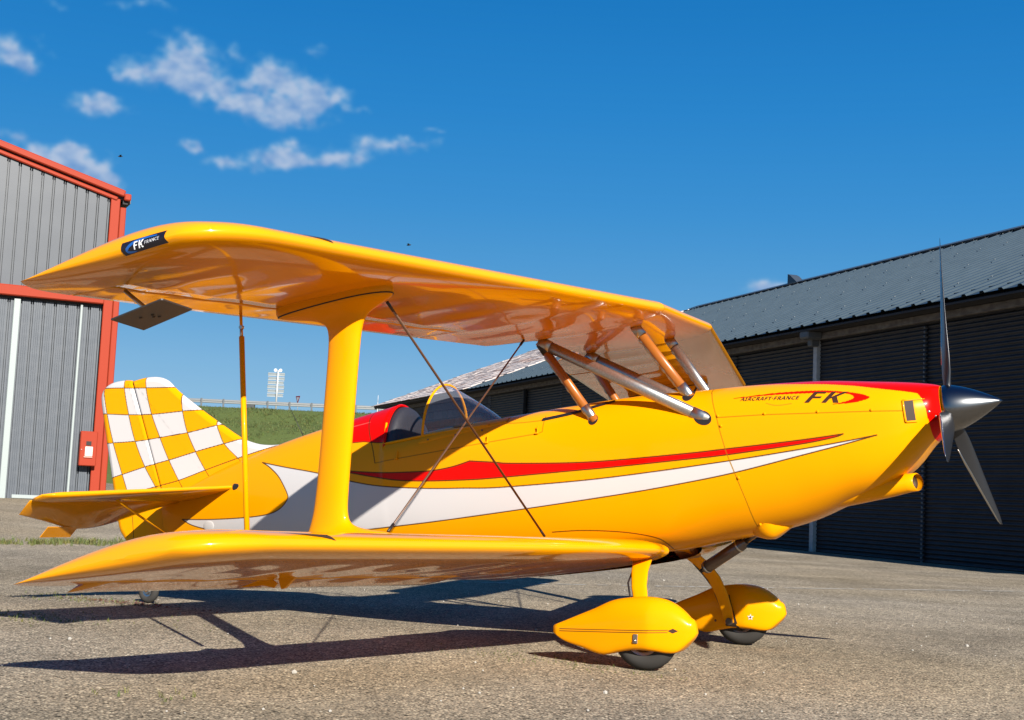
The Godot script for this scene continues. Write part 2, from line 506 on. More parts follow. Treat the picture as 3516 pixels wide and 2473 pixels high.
	for s in [[-4.19, 0.19, 0.17, 130, 0.24], [-3.66, 1.32, 0.16, 150, 0.24], [-3.2, 1.0, 0.25, 60, 0.16], [-0.62, 0.72, 0.22, 120, 0.15], [-0.45, 0.9, 0.14, 60, 0.15], [0.02, 1.0, 0.1, 30, 0.14], [-12.5, -5.2, 0.5, 80, 0.6], [1.35, -6.9, 0.1, 14, 0.4], [1.6, -6.2, 0.16, 20, 0.35], [-1.2, 3.05, 0.1, 14, 0.3]]:
		for k in s[3]:
			near.append(tuft_at(Vector3(s[0] + rng.randfn() * s[2] * 1.6, 0, s[1] + rng.randfn() * s[2] * 0.7), s[4] * rng.randf_range(0.4, 1.1)))
	scatter("grass_tufts", tuft(), gm, near, "small tufts of grass in the apron near the wheels", "grass")
	# dead leaves and moss by the tail wheel
	var leaf := MB.new()
	leaf.plate(PackedVector2Array([Vector2(-0.012, 0), Vector2(-0.004, 0.007), Vector2(0.006, 0.006), Vector2(0.014, 0), Vector2(0.005, -0.006), Vector2(-0.005, -0.006)]), Transform3D(Basis(Vector3.RIGHT, -PI / 2), Vector3.ZERO), 0.001)
	var lv := []
	for k in 130: lv.append(Transform3D(Basis(Vector3.UP, rng.randf() * TAU).rotated(Vector3.RIGHT, rng.randfn() * 0.25), Vector3(-3.72 + rng.randfn() * 0.26, 0.006 + rng.randf() * 0.006, 0.17 + rng.randfn() * 0.05)))
	scatter("dead_leaves", leaf.done(), mat(lin(0.1169, 0.04015, 0.02192), 0.9), lv, "reddish brown dead leaves in front of the tail wheel", "leaves")

func tuft_at(p: Vector3, s: float) -> Transform3D:
	p.y = ground_h(p.x, p.z)
	return Transform3D(Basis(Vector3.UP, rng.randf() * TAU).scaled(Vector3(s, s * rng.randf_range(0.6, 1.2), s)), p)

func tuft() -> ArrayMesh:
	var mb := MB.new()
	var r := RandomNumberGenerator.new(); r.seed = 4
	for k in 9:
		var an := r.randf() * TAU; var ln := r.randf_range(0.05, 0.12)
		var o := Vector3(cos(an * 3.1), 0, sin(an * 3.1)) * r.randf() * 0.03
		var d := Vector3(cos(an), 0, sin(an)); var s := Vector3(-d.z, 0, d.x) * 0.004
		var mid := o + d * ln * 0.25 + Vector3.UP * ln * 0.7; var tip := o + d * ln * 0.7 + Vector3.UP * ln
		var a := PackedVector3Array([o - s, o + s, mid + s * 0.7, o - s, mid + s * 0.7, mid - s * 0.7, mid - s * 0.7, mid + s * 0.7, tip])
		var u := PackedVector2Array(); u.resize(9)
		mb.emit(a, u, 0, false)
	return mb.done()

func scatter(called: String, mesh: Mesh, m: Material, places: Array, label: String, category: String) -> void:
	var mm := MultiMesh.new()
	mm.transform_format = MultiMesh.TRANSFORM_3D; mm.use_colors = true; mm.mesh = mesh; mm.instance_count = places.size()
	for i in places.size():
		mm.set_instance_transform(i, places[i])
		var v := rng.randf_range(0.65, 1.2)
		mm.set_instance_color(i, Color(v * rng.randf_range(0.85, 1.35), v, v * rng.randf_range(0.7, 1.1)))
	var o := MultiMeshInstance3D.new()
	o.multimesh = mm; o.material_override = m; o.name = numbered(called, self)
	add_child(o)
	o.set_meta("kind", "stuff"); o.set_meta("label", label); o.set_meta("category", category)

# ---------------------------------------------------------------- far bank with the road on it
func along(l: float, d: float, y: float) -> Vector3:
	var p := CAM + RGT * l + FWD * d
	return Vector3(p.x, y, p.z)

func bank_h(l: float, d: float) -> float:
	var s := [[200.0, 6.0], [150.0, 7.3], [139.0, 7.55], [124.0, 7.5], [121.5, 7.35], [112.0, 5.9], [100.0, 4.1], [88.0, 2.3], [78.0, 0.9], [70.0, -0.2]]
	return table(s, d, 1)

func build_bank() -> void:
	var nz := fbm(60, 0.06, 4); var nf := fbm(61, 0.35, 3)
	var rows := []
	for d in [69.0, 72.0, 75.0, 78.0, 81.0, 84.0, 87.0, 90.0, 93.0, 96.0, 99.0, 102.0, 105.0, 108.0, 111.0, 114.0, 116.5, 118.5, 120.0, 121.5, 123.0, 124.0, 126.0, 139.0, 150.0, 170.0, 200.0]:
		var row := PackedVector3Array()
		for k in 131:
			var l := -140.0 + 2.2 * k
			var rough: float = sstep(123.5, 120.0, d) if d > 100 else 1.0
			row.append(along(l, d, bank_h(l, d) + rough * (0.45 * nz.get_noise_2d(l, d) + 0.12 * nf.get_noise_2d(l, d))))
		rows.append(row)
	var mb := MB.new(); mb.loft(rows, false, false, null, 0, null, false)
	var m := mat(lin(0.05485, 0.08408, 0.0205), 0.9, 0.0, 0.2)
	var ramp := Gradient.new(); ramp.colors = PackedColorArray([lin(0.07308, 0.0877, 0.02562), lin(0.0877, 0.1132, 0.03284), lin(0.0987, 0.1278, 0.03654), lin(0.1315, 0.1315, 0.05485)]); ramp.offsets = PackedFloat32Array([0.0, 0.42, 0.72, 1.0])
	var nt := NoiseTexture2D.new(); nt.width = 512; nt.height = 512; nt.seamless = true; nt.noise = fbm(62, 0.02, 5); nt.color_ramp = ramp
	m.albedo_color = Color.WHITE; m.albedo_texture = nt; m.uv1_triplanar = true; m.uv1_world_triplanar = true; m.uv1_scale = Vector3.ONE / 4.5
	struct("grass_bank", mb, m)
	var rm := MB.new()
	var rr := []
	for d in [127.0, 137.0]:
		var row := PackedVector3Array()
		for k in 66: row.append(along(-140.0 + 4.4 * k, d, bank_h(0, d) + 0.06))
		rr.append(row)
	rm.loft(rr, false, false, null, 0, null, false)
	struct("road", rm, mat(lin(0.0877, 0.08408, 0.08039), 0.9))
	# taller grass standing on the slope
	var gm := mat(lin(0.0877, 0.1169, 0.03284), 0.85); gm.vertex_color_use_as_albedo = true
	var pl := []
	for k in 16000:
		var l := rng.randf_range(-48.0, 10.0); var d := 123.8 - 40.0 * pow(rng.randf(), 1.3)
		var y := bank_h(l, d) + (0.45 * nz.get_noise_2d(l, d) + 0.12 * nf.get_noise_2d(l, d)) * (sstep(123.5, 120.0, d) if d > 100 else 1.0) - 0.03
		var s := rng.randf_range(1.1, 2.4) * (0.6 if d > 119.0 else 1.0) * (1.0 + 0.7 * nf.get_noise_2d(l * 0.7, d * 0.7))
		pl.append(Transform3D(Basis(Vector3.UP, rng.randf() * TAU).scaled(Vector3(s * 1.3, s, s * 1.3)), along(l, d, y)))
	scatter("bank_grass", tuft(), gm, pl, "long rough grass covering the far bank", "grass")

	# guardrail
	var steel := mat(lin(0.3069, 0.3142, 0.3142), 0.45, 0.6)
	var g := thing("guardrail", "grey steel guardrail along the road on top of the grass bank", "guardrail", along(-40, 124.6, 7.45))
	var inv := g.transform.affine_inverse()
	var a := -110.0
	while a < 36.0:
		var beam := MB.new()
		var prow := []
		for e in [a, a + 3.99]:
			var row := PackedVector3Array()
			for q in [[0.0, 0.36], [0.06, 0.30], [0.06, 0.22], [0.0, 0.17], [0.06, 0.12], [0.06, 0.04], [0.0, 0.0], [0.004, 0.0], [0.004, 0.36]]:
				row.append(inv * along(e, 124.3 - q[0], 7.93 + q[1] + 0.002 * e))
			prow.append(row)
		beam.loft(prow, true, true, null, -1)
		part("rail_beam", beam, steel, g)
		for e in [a + 0.05, a + 2.05]:
			var post := MB.new(); post.box(inv * along(e, 124.15, 7.86), Vector3(0.14, 0.86, 0.10))
			part("post", post, steel, g)
		a += 4.0
	# direction sign seen from behind
	var back := mat(lin(0.22, 0.25, 0.26), 0.45, 0.4)
	var s := thing("direction_sign", "tall pole with six stacked direction boards seen from behind", "road sign", along(-21.6, 126.0, 7.5))
	var bs := Basis(RGT, Vector3.UP, -FWD)
	s.basis = bs
	var pole := MB.new(); pole.tube([Vector3(0.1, -0.2, 0), Vector3(0.1, 3.75, 0)], 0.085, 12)
	part("pole", pole, mat(lin(0.4531, 0.4677, 0.475), 0.4, 0.3), s)
	for k in 6:
		var bd := MB.new(); bd.box(Vector3(0.03 * sin(k * 2.1) - 0.05, 3.38 - 0.385 * k, -0.12), Vector3(1.56 - 0.06 * (k % 3), 0.29, 0.035), Basis(), 0.01)
		part("board", bd, back, s)
		for e in [-0.12, 0.12]:
			var rl := MB.new(); rl.box(Vector3(-0.05, 3.38 - 0.385 * k + e, -0.085), Vector3(1.5, 0.035, 0.035))
			part("stiffener", rl, mat(lin(0.4823, 0.4969, 0.5043), 0.4, 0.3), s)
	for e in [-0.13, 0.33]:
		var lampd := MB.new(); lampd.lathe(Vector3(e, 3.76, 0.0), Vector3(0, 0, 1), [[-0.05, 0.0], [-0.05, 0.15], [0.05, 0.15], [0.05, 0.0]], 20, -1)
		part("cap_disc", lampd, mat(lin(0.57, 0.5773, 0.5846), 0.4), s)
	# give-way sign
	var y := thing("yield_sign", "red and white triangular yield sign beside the road", "road sign", along(-19.55, 126.0, 7.5), bs * Basis(Vector3.UP, -0.95))
	var yp := MB.new(); yp.tube([Vector3(0, -0.2, -0.05), Vector3(0, 1.15, -0.05)], 0.03, 8)
	part("post", yp, mat(lin(0.3654, 0.3654, 0.3654), 0.5, 0.5), y)
	var tri := func(r: float) -> PackedVector2Array: return PackedVector2Array([Vector2(-0.866 * r, 0.5 * r), Vector2(0.866 * r, 0.5 * r), Vector2(0, -r)])
	var t1 := MB.new(); t1.plate(tri.call(0.50), Transform3D(Basis(), Vector3(0, 1.22, -0.03)), 0.02)
	part("red_border", t1, mat(lin(0.2192, 0.008736, 0.01462), 0.5), y)
	var t2 := MB.new(); t2.plate(tri.call(0.27), Transform3D(Basis(), Vector3(0, 1.22, -0.008)), 0.004)
	part("white_centre", t2, mat(lin(0.5481, 0.5481, 0.5554), 0.5), y)
	# small dark cabinet
	var c := thing("roadside_cabinet", "small dark grey cabinet behind the guardrail left of the direction sign", "cabinet", along(-24.0, 127.0, 7.5), bs)
	var cb := MB.new(); cb.box(Vector3(0, 0.34, 0), Vector3(0.74, 0.68, 0.5), Basis(), 0.02); part("housing", cb, mat(lin(0.04385, 0.04754, 0.05116), 0.6), c)
	var cl := MB.new(); cl.box(Vector3(0, 0.71, 0), Vector3(0.82, 0.06, 0.58), Basis(), 0.015); part("lid", cl, mat(lin(0.07308, 0.07678, 0.08039), 0.6), c)
	# mast behind the shingled roof
	var ms := thing("antenna_mast", "thin white antenna mast standing beyond the shingled roof", "mast", along(-6.66, 69.0, 0.0))
	var mm := MB.new(); mm.tube([Vector3(0, -0.5, 0), Vector3(0, 3.5, 0), Vector3(0, 5.15, 0)], [0.035, 0.03, 0.015], 8); part("pole", mm, mat(lin(0.5116, 0.5116, 0.5116), 0.5), ms)
	var mt := MB.new(); mt.tube([Vector3(0, 5.1, 0), Vector3(0, 5.5, 0)], 0.012, 6); part("whip", mt, mat(lin(0.5116, 0.5116, 0.5116), 0.5), ms)
	# two birds
	for b in [[along(-6.4, 80.0, 15.2), "dark bird in the open sky above the upper wing", 0.2], [along(-23.8, 80.0, 19.75), "tiny dark bird beside the cloud above the red roof edge", 0.9]]:
		var o := thing("bird", b[1], "bird", b[0], Basis(Vector3.UP, b[2]), "birds in the sky")
		var body := MB.new(); body.lathe(Vector3(-0.14, 0, 0), Vector3(1, 0.1, 0).normalized(), [[0.0, 0.004], [0.05, 0.03], [0.12, 0.045], [0.2, 0.035], [0.25, 0.026], [0.28, 0.01], [0.3, 0.0]], 10)
		part("body", body, mat(lin(0.01462, 0.01462, 0.01604), 0.8), o)
		for sd in [-1.0, 1.0]:
			var wing := MB.new()
			wing.loft([PackedVector3Array([Vector3(0.05, 0.01, 0.02 * sd), Vector3(-0.06, 0.01, 0.02 * sd)]), PackedVector3Array([Vector3(0.06, 0.09, 0.13 * sd), Vector3(-0.06, 0.08, 0.13 * sd)]), PackedVector3Array([Vector3(-0.02, 0.04, 0.27 * sd), Vector3(-0.05, 0.04, 0.27 * sd)])], false, false, null, 0, null, false)
			part("wing", wing, mat(lin(0.01462, 0.01462, 0.01604), 0.8), o)

# ---------------------------------------------------------------- hangars
func noisy(col_a: Color, col_b: Color, size: float, seed_: int, rough: float, freq := 0.02, stretch := Vector3.ONE) -> StandardMaterial3D:
	var ramp := Gradient.new(); ramp.colors = PackedColorArray([col_a, col_b]); ramp.offsets = PackedFloat32Array([0.25, 0.75])
	var nt := NoiseTexture2D.new(); nt.width = 256; nt.height = 256; nt.seamless = true; nt.noise = fbm(seed_, freq, 5); nt.color_ramp = ramp
	var m := mat(Color.WHITE, rough)
	m.albedo_texture = nt; m.uv1_triplanar = true; m.uv1_world_triplanar = true; m.uv1_scale = stretch / size
	return m

func build_left_hangar() -> void:
	var o := Vector3(-17.669, 0.417, -14.31)
	var bs := Basis(Vector3(0.6146, 0, -0.7888), Vector3.UP, Vector3(0.7888, 0, 0.6146))
	var h := thing("metal_hangar", "tall grey ribbed metal hangar with coral red trim at the left", "hangar", o, bs)
	var grey := noisy(lin(0.043, 0.051, 0.066), lin(0.050, 0.058, 0.073), 3.0, 71, 0.45)
	var grey2 := noisy(lin(0.05544, 0.06636, 0.084), lin(0.07056, 0.08148, 0.09912), 1.3, 72, 0.5)
	var red := mat(lin(0.275, 0.034, 0.015), 0.5, 0.0, 0.25)
	var white := mat(lin(0.2631, 0.2996, 0.2996), 0.5)
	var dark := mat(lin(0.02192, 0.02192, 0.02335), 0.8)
	var W := -15.0
	var top := func(x: float) -> float: return 6.15 + (-0.16 - x) * 0.277 if x > -7.6 else 6.15 + 7.44 * 0.277 - (-7.6 - x) * 0.277
	# shell
	var sh := MB.new()
	var gable := PackedVector2Array([Vector2(W, -0.3), Vector2(0, -0.3), Vector2(0, 6.1), Vector2(-7.6, 8.2), Vector2(W, 6.1)])
	sh.plate(gable, Transform3D(Basis(), Vector3(0, 0, -0.36)), 0.2)
	sh.plate(gable, Transform3D(Basis(), Vector3(0, 0, -24.0)), 0.2)
	sh.box(Vector3(-0.1, 2.9, -12.05), Vector3(0.2, 6.4, 23.5)); sh.box(Vector3(W + 0.1, 2.9, -12.05), Vector3(0.2, 6.4, 23.5))
	part("wall_shell", sh, grey2, h)
	for sd in [1.0, -1.0]:
		var rf := MB.new()
		var a := Vector3(0.25 if sd > 0 else W - 0.25, 6.10, 0); var b := Vector3(-7.6, 8.27, 0)
		rf.loft([PackedVector3Array([a + Vector3(0, 0, -0.03), b + Vector3(0, 0, -0.03), b + Vector3(0, 0.08, -0.03), a + Vector3(0, 0.08, -0.03)]), PackedVector3Array([a + Vector3(0, 0, -24.2), b + Vector3(0, 0, -24.2), b + Vector3(0, 0.08, -24.2), a + Vector3(0, 0.08, -24.2)])], true, true, null, -1)
		part("roof", rf, mat(lin(0.06, 0.06, 0.065), 0.5), h)
	# ribbed cladding, one sheet per rib pitch; the profile runs along x
	var prof := [[0.0, 0.0], [0.158, 0.0], [0.160, -0.075], [0.182, -0.075], [0.185, -0.006], [0.197, -0.006], [0.200, -0.075], [0.221, -0.075], [0.223, 0.0]]
	var fine := [[0.0, 0.0], [0.036, 0.0], [0.039, -0.008], [0.046, -0.008], [0.049, 0.0], [0.074, 0.0], [0.077, -0.008], [0.084, -0.008], [0.087, 0.0], [0.112, 0.0], [0.115, -0.008], [0.122, -0.008], [0.125, 0.0], [0.158, 0.0], [0.160, -0.075], [0.182, -0.075], [0.185, -0.006], [0.197, -0.006], [0.200, -0.075], [0.221, -0.075], [0.223, 0.0]]
	for row in 2:
		var k := 0
		while true:
			var x1 := -0.155 - 0.2235 * k
			if x1 < W + 0.3: break
			var lo := []; var hi := []
			var src: Array = prof if row == 0 else fine
			for p in src:
				var x: float = x1 - 0.2235 + p[0] - 0.01
				lo.append(Vector3(x, 4.12 if row == 0 else -0.2, p[1] - (0.0 if row == 0 else 0.03))); hi.append(Vector3(x, top.call(x) + 0.02 if row == 0 else 3.95, p[1] - (0.0 if row == 0 else 0.03)))
			var mb := MB.new(); mb.loft([PackedVector3Array(lo), PackedVector3Array(hi)], false, false, null, -1, null, false)
			part("cladding_sheet" if row == 0 else "door_sheet", mb, grey if row == 0 else grey2, h)
			k += 1
	# red trim
	var rk := MB.new()
	for e in [[Vector3(0.10, 6.265, 0.07), Vector3(-7.6, 8.40, 0.07), 0.135, 0.16], [Vector3(-0.03, 6.155, 0.035), Vector3(-7.6, 8.255, 0.035), 0.085, 0.07]]:
		var p0: Vector3 = e[0]; var p1: Vector3 = e[1]; var d := (p1 - p0).normalized()
		rk.box((p0 + p1) * 0.5, Vector3((p1 - p0).length(), e[2], e[3]), Basis(d, Vector3(0, 0, 1).cross(d), Vector3(0, 0, 1)), 0.02)
	part("rake_trim", rk, red, h)
	var rk2 := MB.new()
	for e in [[Vector3(-7.6, 8.40, 0.07), Vector3(W, 6.30, 0.07), 0.135, 0.16]]:
		var d2: Vector3 = (e[1] - e[0]).normalized()
		rk2.box((e[0] + e[1]) * 0.5, Vector3((e[1] - e[0]).length(), e[2], e[3]), Basis(-d2, Vector3(0, 0, 1).cross(-d2), Vector3(0, 0, 1)), 0.02)
	part("rake_trim", rk2, red, h)
	var ct := MB.new(); ct.box(Vector3(-0.065, 2.93, 0.0), Vector3(0.19, 6.46, 0.08), Basis(), 0.012); part("corner_trim", ct, red, h)
	var dp := MB.new(); dp.box(Vector3(0.105, 2.85, -0.06), Vector3(0.125, 6.3, 0.12), Basis(), 0.015); part("corner_flange", dp, red, h)
	var gt := MB.new(); gt.box(Vector3(0.16, 6.20, -11.9), Vector3(0.14, 0.14, 24.1), Basis(), 0.02); part("gutter", gt, red, h)
	var gu := MB.new(); gu.box(Vector3(0.13, 6.095, -11.9), Vector3(0.10, 0.07, 23.9)); part("gutter_shade_bar", gu, dark, h)  # solid dark bar stands in for the shade under the gutter
	var bd := MB.new(); bd.box(Vector3(-7.6, 4.03, 0.06), Vector3(14.88, 0.215, 0.16), Basis(), 0.02); part("door_head_trim", bd, red, h)
	var dk := MB.new(); dk.box(Vector3(-7.6, 3.905, -0.03), Vector3(14.7, 0.05, 0.06)); part("door_track", dk, dark, h)
	for e in [[-1.83, 0.125], [-0.58, 0.045], [-3.05, 0.045], [-4.3, 0.125], [-6.8, 0.125], [-9.3, 0.125]]:
		var ws := MB.new(); ws.box(Vector3(e[0], 1.85, 0.0), Vector3(e[1], 4.06, 0.06), Basis(), 0.008); part("door_stile", ws, white, h)
	for e in [[-0.8, 1.7], [-3.05, 2.3], [-5.55, 2.3], [-8.05, 2.3]]:
		var wr := MB.new(); wr.box(Vector3(e[0], -0.075, 0.0), Vector3(e[1], 0.075, 0.056), Basis(), 0.008); part("door_rail", wr, white, h)
	# fire point cabinet on the corner
	var f := thing("fire_cabinet", "small red fire alarm cabinet fixed to the hangar corner trim", "cabinet", o + bs * Vector3(-0.27, 0.59, 0.04), bs)
	var cb := MB.new(); cb.box(Vector3(0, 0.355, 0.09), Vector3(0.335, 0.70, 0.18), Basis(), 0.015); part("cabinet_body", cb, red, f)
	var rec := MB.new(); rec.box(Vector3(0.0, 0.46, 0.184), Vector3(0.10, 0.085, 0.01)); part("window_opening", rec, mat(lin(0.01462, 0.008736, 0.007308), 0.7), f)
	var pan := MB.new(); pan.box(Vector3(0.01, 0.30, 0.19), Vector3(0.15, 0.19, 0.02), Basis(), 0.008); part("notice_plate", pan, mat(lin(0.5993, 0.5554, 0.4969), 0.5), f)
	var lip := MB.new(); lip.box(Vector3(0.0, 0.185, 0.195), Vector3(0.17, 0.03, 0.03), Basis(), 0.006); part("lower_ledge", lip, mat(lin(0.5481, 0.2558, 0.2046), 0.5), f)
	var kn := MB.new(); kn.lathe(Vector3(-0.135, 0.33, 0.18), Vector3(0, 0, 1), [[0, 0.012], [0.015, 0.012], [0.018, 0.0]], 10); part("latch", kn, mat(lin(0.5116, 0.2923, 0.2558), 0.4), f)

func build_right_hangar() -> void:
	var o := Vector3(0.3, 0.0, -14.75)
	var bs := Basis(Vector3(0.719, 0, 0.695).normalized(), Vector3.UP, Vector3(-0.695, 0, 0.719).normalized())
	var h := thing("long_hangar", "long low hangar with dark corrugated doors and a grey green metal roof", "hangar", o, bs)
	var iron := noisy(lin(0.01168, 0.01243, 0.01537), lin(0.02486, 0.02411, 0.02629), 2.2, 81, 0.55)
	var iron2 := noisy(lin(0.01604, 0.01537, 0.01604), lin(0.03066, 0.02705, 0.02562), 1.4, 82, 0.55)
	var roofm := noisy(lin(0.027, 0.044, 0.058), lin(0.036, 0.056, 0.072), 2.5, 83, 0.42)
	var beam := noisy(lin(0.085, 0.075, 0.07), lin(0.16, 0.145, 0.13), 0.9, 84, 0.8)
	var light := noisy(lin(0.3069, 0.3069, 0.3069), lin(0.4239, 0.4166, 0.4019), 0.7, 85, 0.6)
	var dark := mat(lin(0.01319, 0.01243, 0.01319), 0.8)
	# corrugated sheets: horizontal waves
	var edges := [8.0, 4.0, 0.62, -2.72, -5.97, -9.3, -12.65, -16.0, -19.4, -22.33, -25.63]
	for i in edges.size() - 1:
		var x1: float = edges[i]; var x0: float = edges[i + 1]
		var rows := []
		var y := -0.15
		while y < 4.06:
			var z := 0.016 * sin(TAU * y / 0.076) + (0.0 if i % 2 == 0 else 0.028)
			rows.append(PackedVector3Array([Vector3(x0 - 0.04, y, z), Vector3(x1 + 0.04, y, z)]))
			y += 0.0095
		var mb := MB.new(); mb.loft(rows, false, false, null, 0, null, false)
		part("corrugated_door", mb, iron if i < 4 else iron2, h)
	# pale blocks painted as the light caught on the sheet laps
	for x in [-2.72, -19.4, -25.63]:
		var lap := MB.new()
		var y := 0.0
		while y < 4.0:
			lap.box(Vector3(x, y, 0.05), Vector3(0.022, 0.034, 0.03), Basis(), 0.004)
			y += 0.076
		part("lap_edge_glint", lap, mat(lin(0.1462, 0.1462, 0.1535), 0.5), h)
	for x in [-6.035, -22.33]:
		var ps := MB.new(); ps.box(Vector3(x, 1.98, 0.07), Vector3(0.125 if x > -10 else 0.06, 4.16, 0.10), Basis(), 0.01)
		part("door_post", ps, light if x > -10 else dark, h)
	var tr := MB.new(); tr.box(Vector3(-15.75, 4.095, 0.075), Vector3(47.5, 0.125, 0.13), Basis(), 0.01); part("door_track_beam", tr, beam, h)
	var fa := MB.new(); fa.box(Vector3(-15.75, 4.30, 0.02), Vector3(47.5, 0.285, 0.1)); part("fascia", fa, dark, h)
	var so := MB.new(); so.box(Vector3(-15.75, 4.175, 0.31), Vector3(47.5, 0.03, 0.34)); part("soffit", so, mat(lin(0.02192, 0.0205, 0.0205), 0.8), h)
	var hd := MB.new(); hd.box(Vector3(-15.75, 4.02, 0.02), Vector3(47.5, 0.03, 0.06)); part("door_head", hd, dark, h)
	# bracket and outlet above the post
	var br := MB.new(); br.box(Vector3(-5.9, 4.10, 0.30), Vector3(0.30, 0.16, 0.34), Basis(), 0.03); br.box(Vector3(-6.0, 3.98, 0.18), Vector3(0.16, 0.16, 0.18), Basis(), 0.02)
	part("gutter_outlet", br, mat(lin(0.095, 0.0987, 0.1023), 0.6), h)
	# block wall beyond the doors
	var blockm := [noisy(lin(0.05485, 0.05116, 0.04973), lin(0.08039, 0.07678, 0.07308), 1.0, 91, 0.9), noisy(lin(0.06577, 0.06065, 0.05846), lin(0.09131, 0.08627, 0.08182), 1.0, 92, 0.9), noisy(lin(0.04754, 0.04385, 0.04385), lin(0.06947, 0.06577, 0.06434), 1.0, 93, 0.9)]
	var wl := MB.new(); wl.box(Vector3(-32.55, 2.0, -0.12), Vector3(13.8, 4.3, 0.2)); part("block_wall_mortar", wl, mat(lin(0.04385, 0.04242, 0.04091), 0.95), h)
	var bl := MB.new(); bl.box(Vector3.ZERO, Vector3(0.585, 0.285, 0.06), Basis(), 0.01)
	var blm := bl.done(); var hb := MB.new(); hb.box(Vector3.ZERO, Vector3(0.285, 0.285, 0.06), Basis(), 0.01); var hbm := hb.done()
	for r in 14:
		var x := -25.72 - (0.3 if r % 2 else 0.0)
		if r % 2: part("block", hbm, blockm[r % 3], h, "", Transform3D(Basis(), Vector3(-25.87, 0.0 + 0.3 * r, 0.0)))
		while x > -39.0:
			part("block", blm, blockm[rng.randi() % 3], h, "", Transform3D(Basis(), Vector3(x - 0.3, 0.3 * r, 0.002 * rng.randf_range(-1, 1))))
			x -= 0.6
	# other walls
	var ow := MB.new(); ow.box(Vector3(-15.75, 2.0, -15.9), Vector3(47.5, 4.5, 0.25))
	for x in [7.9, -39.4]:
		ow.plate(PackedVector2Array([Vector2(0.0, -0.2), Vector2(15.8, -0.2), Vector2(15.8, 4.2), Vector2(7.9, 7.55), Vector2(0.0, 4.2)]), Transform3D(Basis(Vector3(0, 0, -1), Vector3.UP, Vector3(1, 0, 0)), Vector3(x - 0.1, 0, -0.1)), 0.2)
	part("outer_wall", ow, mat(lin(0.07308, 0.06947, 0.06577), 0.9), h)
	# metal roof: sheets with two raised ribs each, sharing one mesh
	var e0 := Vector3(0, 4.25, 0.5); var e1 := Vector3(0, 7.72, -7.9)
	var d := (e1 - e0).normalized(); var nrm := Vector3(1, 0, 0).cross(d).normalized()
	if nrm.y < 0: nrm = -nrm
	var prof := [[0.0, 0.0], [0.155, 0.0], [0.18, 0.034], [0.255, 0.034], [0.28, 0.0], [0.434, 0.0]]
	var lo := []; var hi := []; var lo2 := []; var hi2 := []
	for k in 2:
		for p in (prof if k == 1 else prof.slice(0, 5)):
			var v: Vector3 = Vector3(p[0] + 0.434 * k, 0, 0) + nrm * p[1]
			lo.append(e0 + v); hi.append(e1 + v)
			lo2.append(e0 + v - nrm * 0.012); hi2.append(e1 + v - nrm * 0.012)
	var sheet := MB.new()
	var lo2r := lo2.duplicate(); lo2r.reverse(); var hi2r := hi2.duplicate(); hi2r.reverse()
	sheet.loft([PackedVector3Array(lo + lo2r), PackedVector3Array(hi + hi2r)], true, false, null, -1)
	var sm := sheet.done()
	var x := 8.0
	while x > -26.4:
		x -= 0.868
		part("roof_sheet", sm, roofm, h, "", Transform3D(Basis(), Vector3(x - 0.033 - 0.19, 0, 0)))
	var xe := x - 0.22
	# dark bar drawn in for the shade under the rib ends
	var rs := MB.new(); rs.box(e0 + Vector3(-9.5, -0.05, -0.06) - nrm * 0.02, Vector3(34.6, 0.05, 0.05)); part("eave_shade_bar", rs, dark, h)
	var cap := MB.new()
	for sd in [1.0, -1.0]:
		var cd := Vector3(0, d.y, d.z * sd)
		var cn := Vector3(0, nrm.y, nrm.z * sd)
		var cc := e1 + Vector3(-9.3, 0.0, 0.0) - cd * 0.16 + cn * 0.075
		cap.box(cc, Vector3(34.8, 0.02, 0.36), Basis(Vector3(1, 0, 0), cn, Vector3(1, 0, 0).cross(cn)))
	part("ridge_cap", cap, mat(lin(0.05485, 0.06947, 0.08039), 0.4), h)
	# rib fillers seen as dashes under the ridge cap
	var fl := MB.new()
	var fx := 7.8
	while fx > xe:
		fl.box(e1 - d * 0.36 + Vector3(fx, 0, 0) + nrm * 0.035, Vector3(0.26, 0.05, 0.05), Basis(Vector3(1, 0, 0), nrm, Vector3(1, 0, 0).cross(nrm)))
		fx -= 0.434
	part("ridge_filler", fl, dark, h)
	# roof bolts: pale heads in three lines
	var bolt := MB.new()
	for s in [1.2, 3.6, 6.2, 8.3]:
		var bx := 7.7
		while bx > xe:
			bolt.box(e0 + d * (s + 0.05 * sin(bx * 9.0)) + Vector3(bx - 0.006, 0, 0) + nrm * 0.062, Vector3(0.024, 0.014, 0.024), Basis(Vector3(1, 0, 0), nrm, Vector3(1, 0, 0).cross(nrm)))
			bx -= 0.868
	var bo := part("bolt_heads", bolt, mat(lin(0.11, 0.13, 0.14), 0.5), h); bo.set_meta("kind", "stuff")
	# back slope
	var bk := MB.new()
	bk.loft([PackedVector3Array([Vector3(8.1, 7.70, -7.92), Vector3(-39.6, 7.70, -7.92), Vector3(-39.6, 7.64, -7.92), Vector3(8.1, 7.64, -7.92)]), PackedVector3Array([Vector3(8.1, 4.25, -16.3), Vector3(-39.6, 4.25, -16.3), Vector3(-39.6, 4.19, -16.3), Vector3(8.1, 4.19, -16.3)])], true, true, null, -1)
	part("rear_roof", bk, roofm, h)
	# small upright vent on the ridge
	var vt := MB.new(); vt.plate(PackedVector2Array([Vector2(0, -0.1), Vector2(0.55, -0.05), Vector2(0.15, 0.21), Vector2(0.0, 0.27)]), Transform3D(Basis(), e1 + Vector3(-20.15, 0.02, -0.05)), 0.32)
	part("ridge_vent", vt, mat(lin(0.03654, 0.04754, 0.06216), 0.5), h)
	# shingled end of the roof
	var under := MB.new()
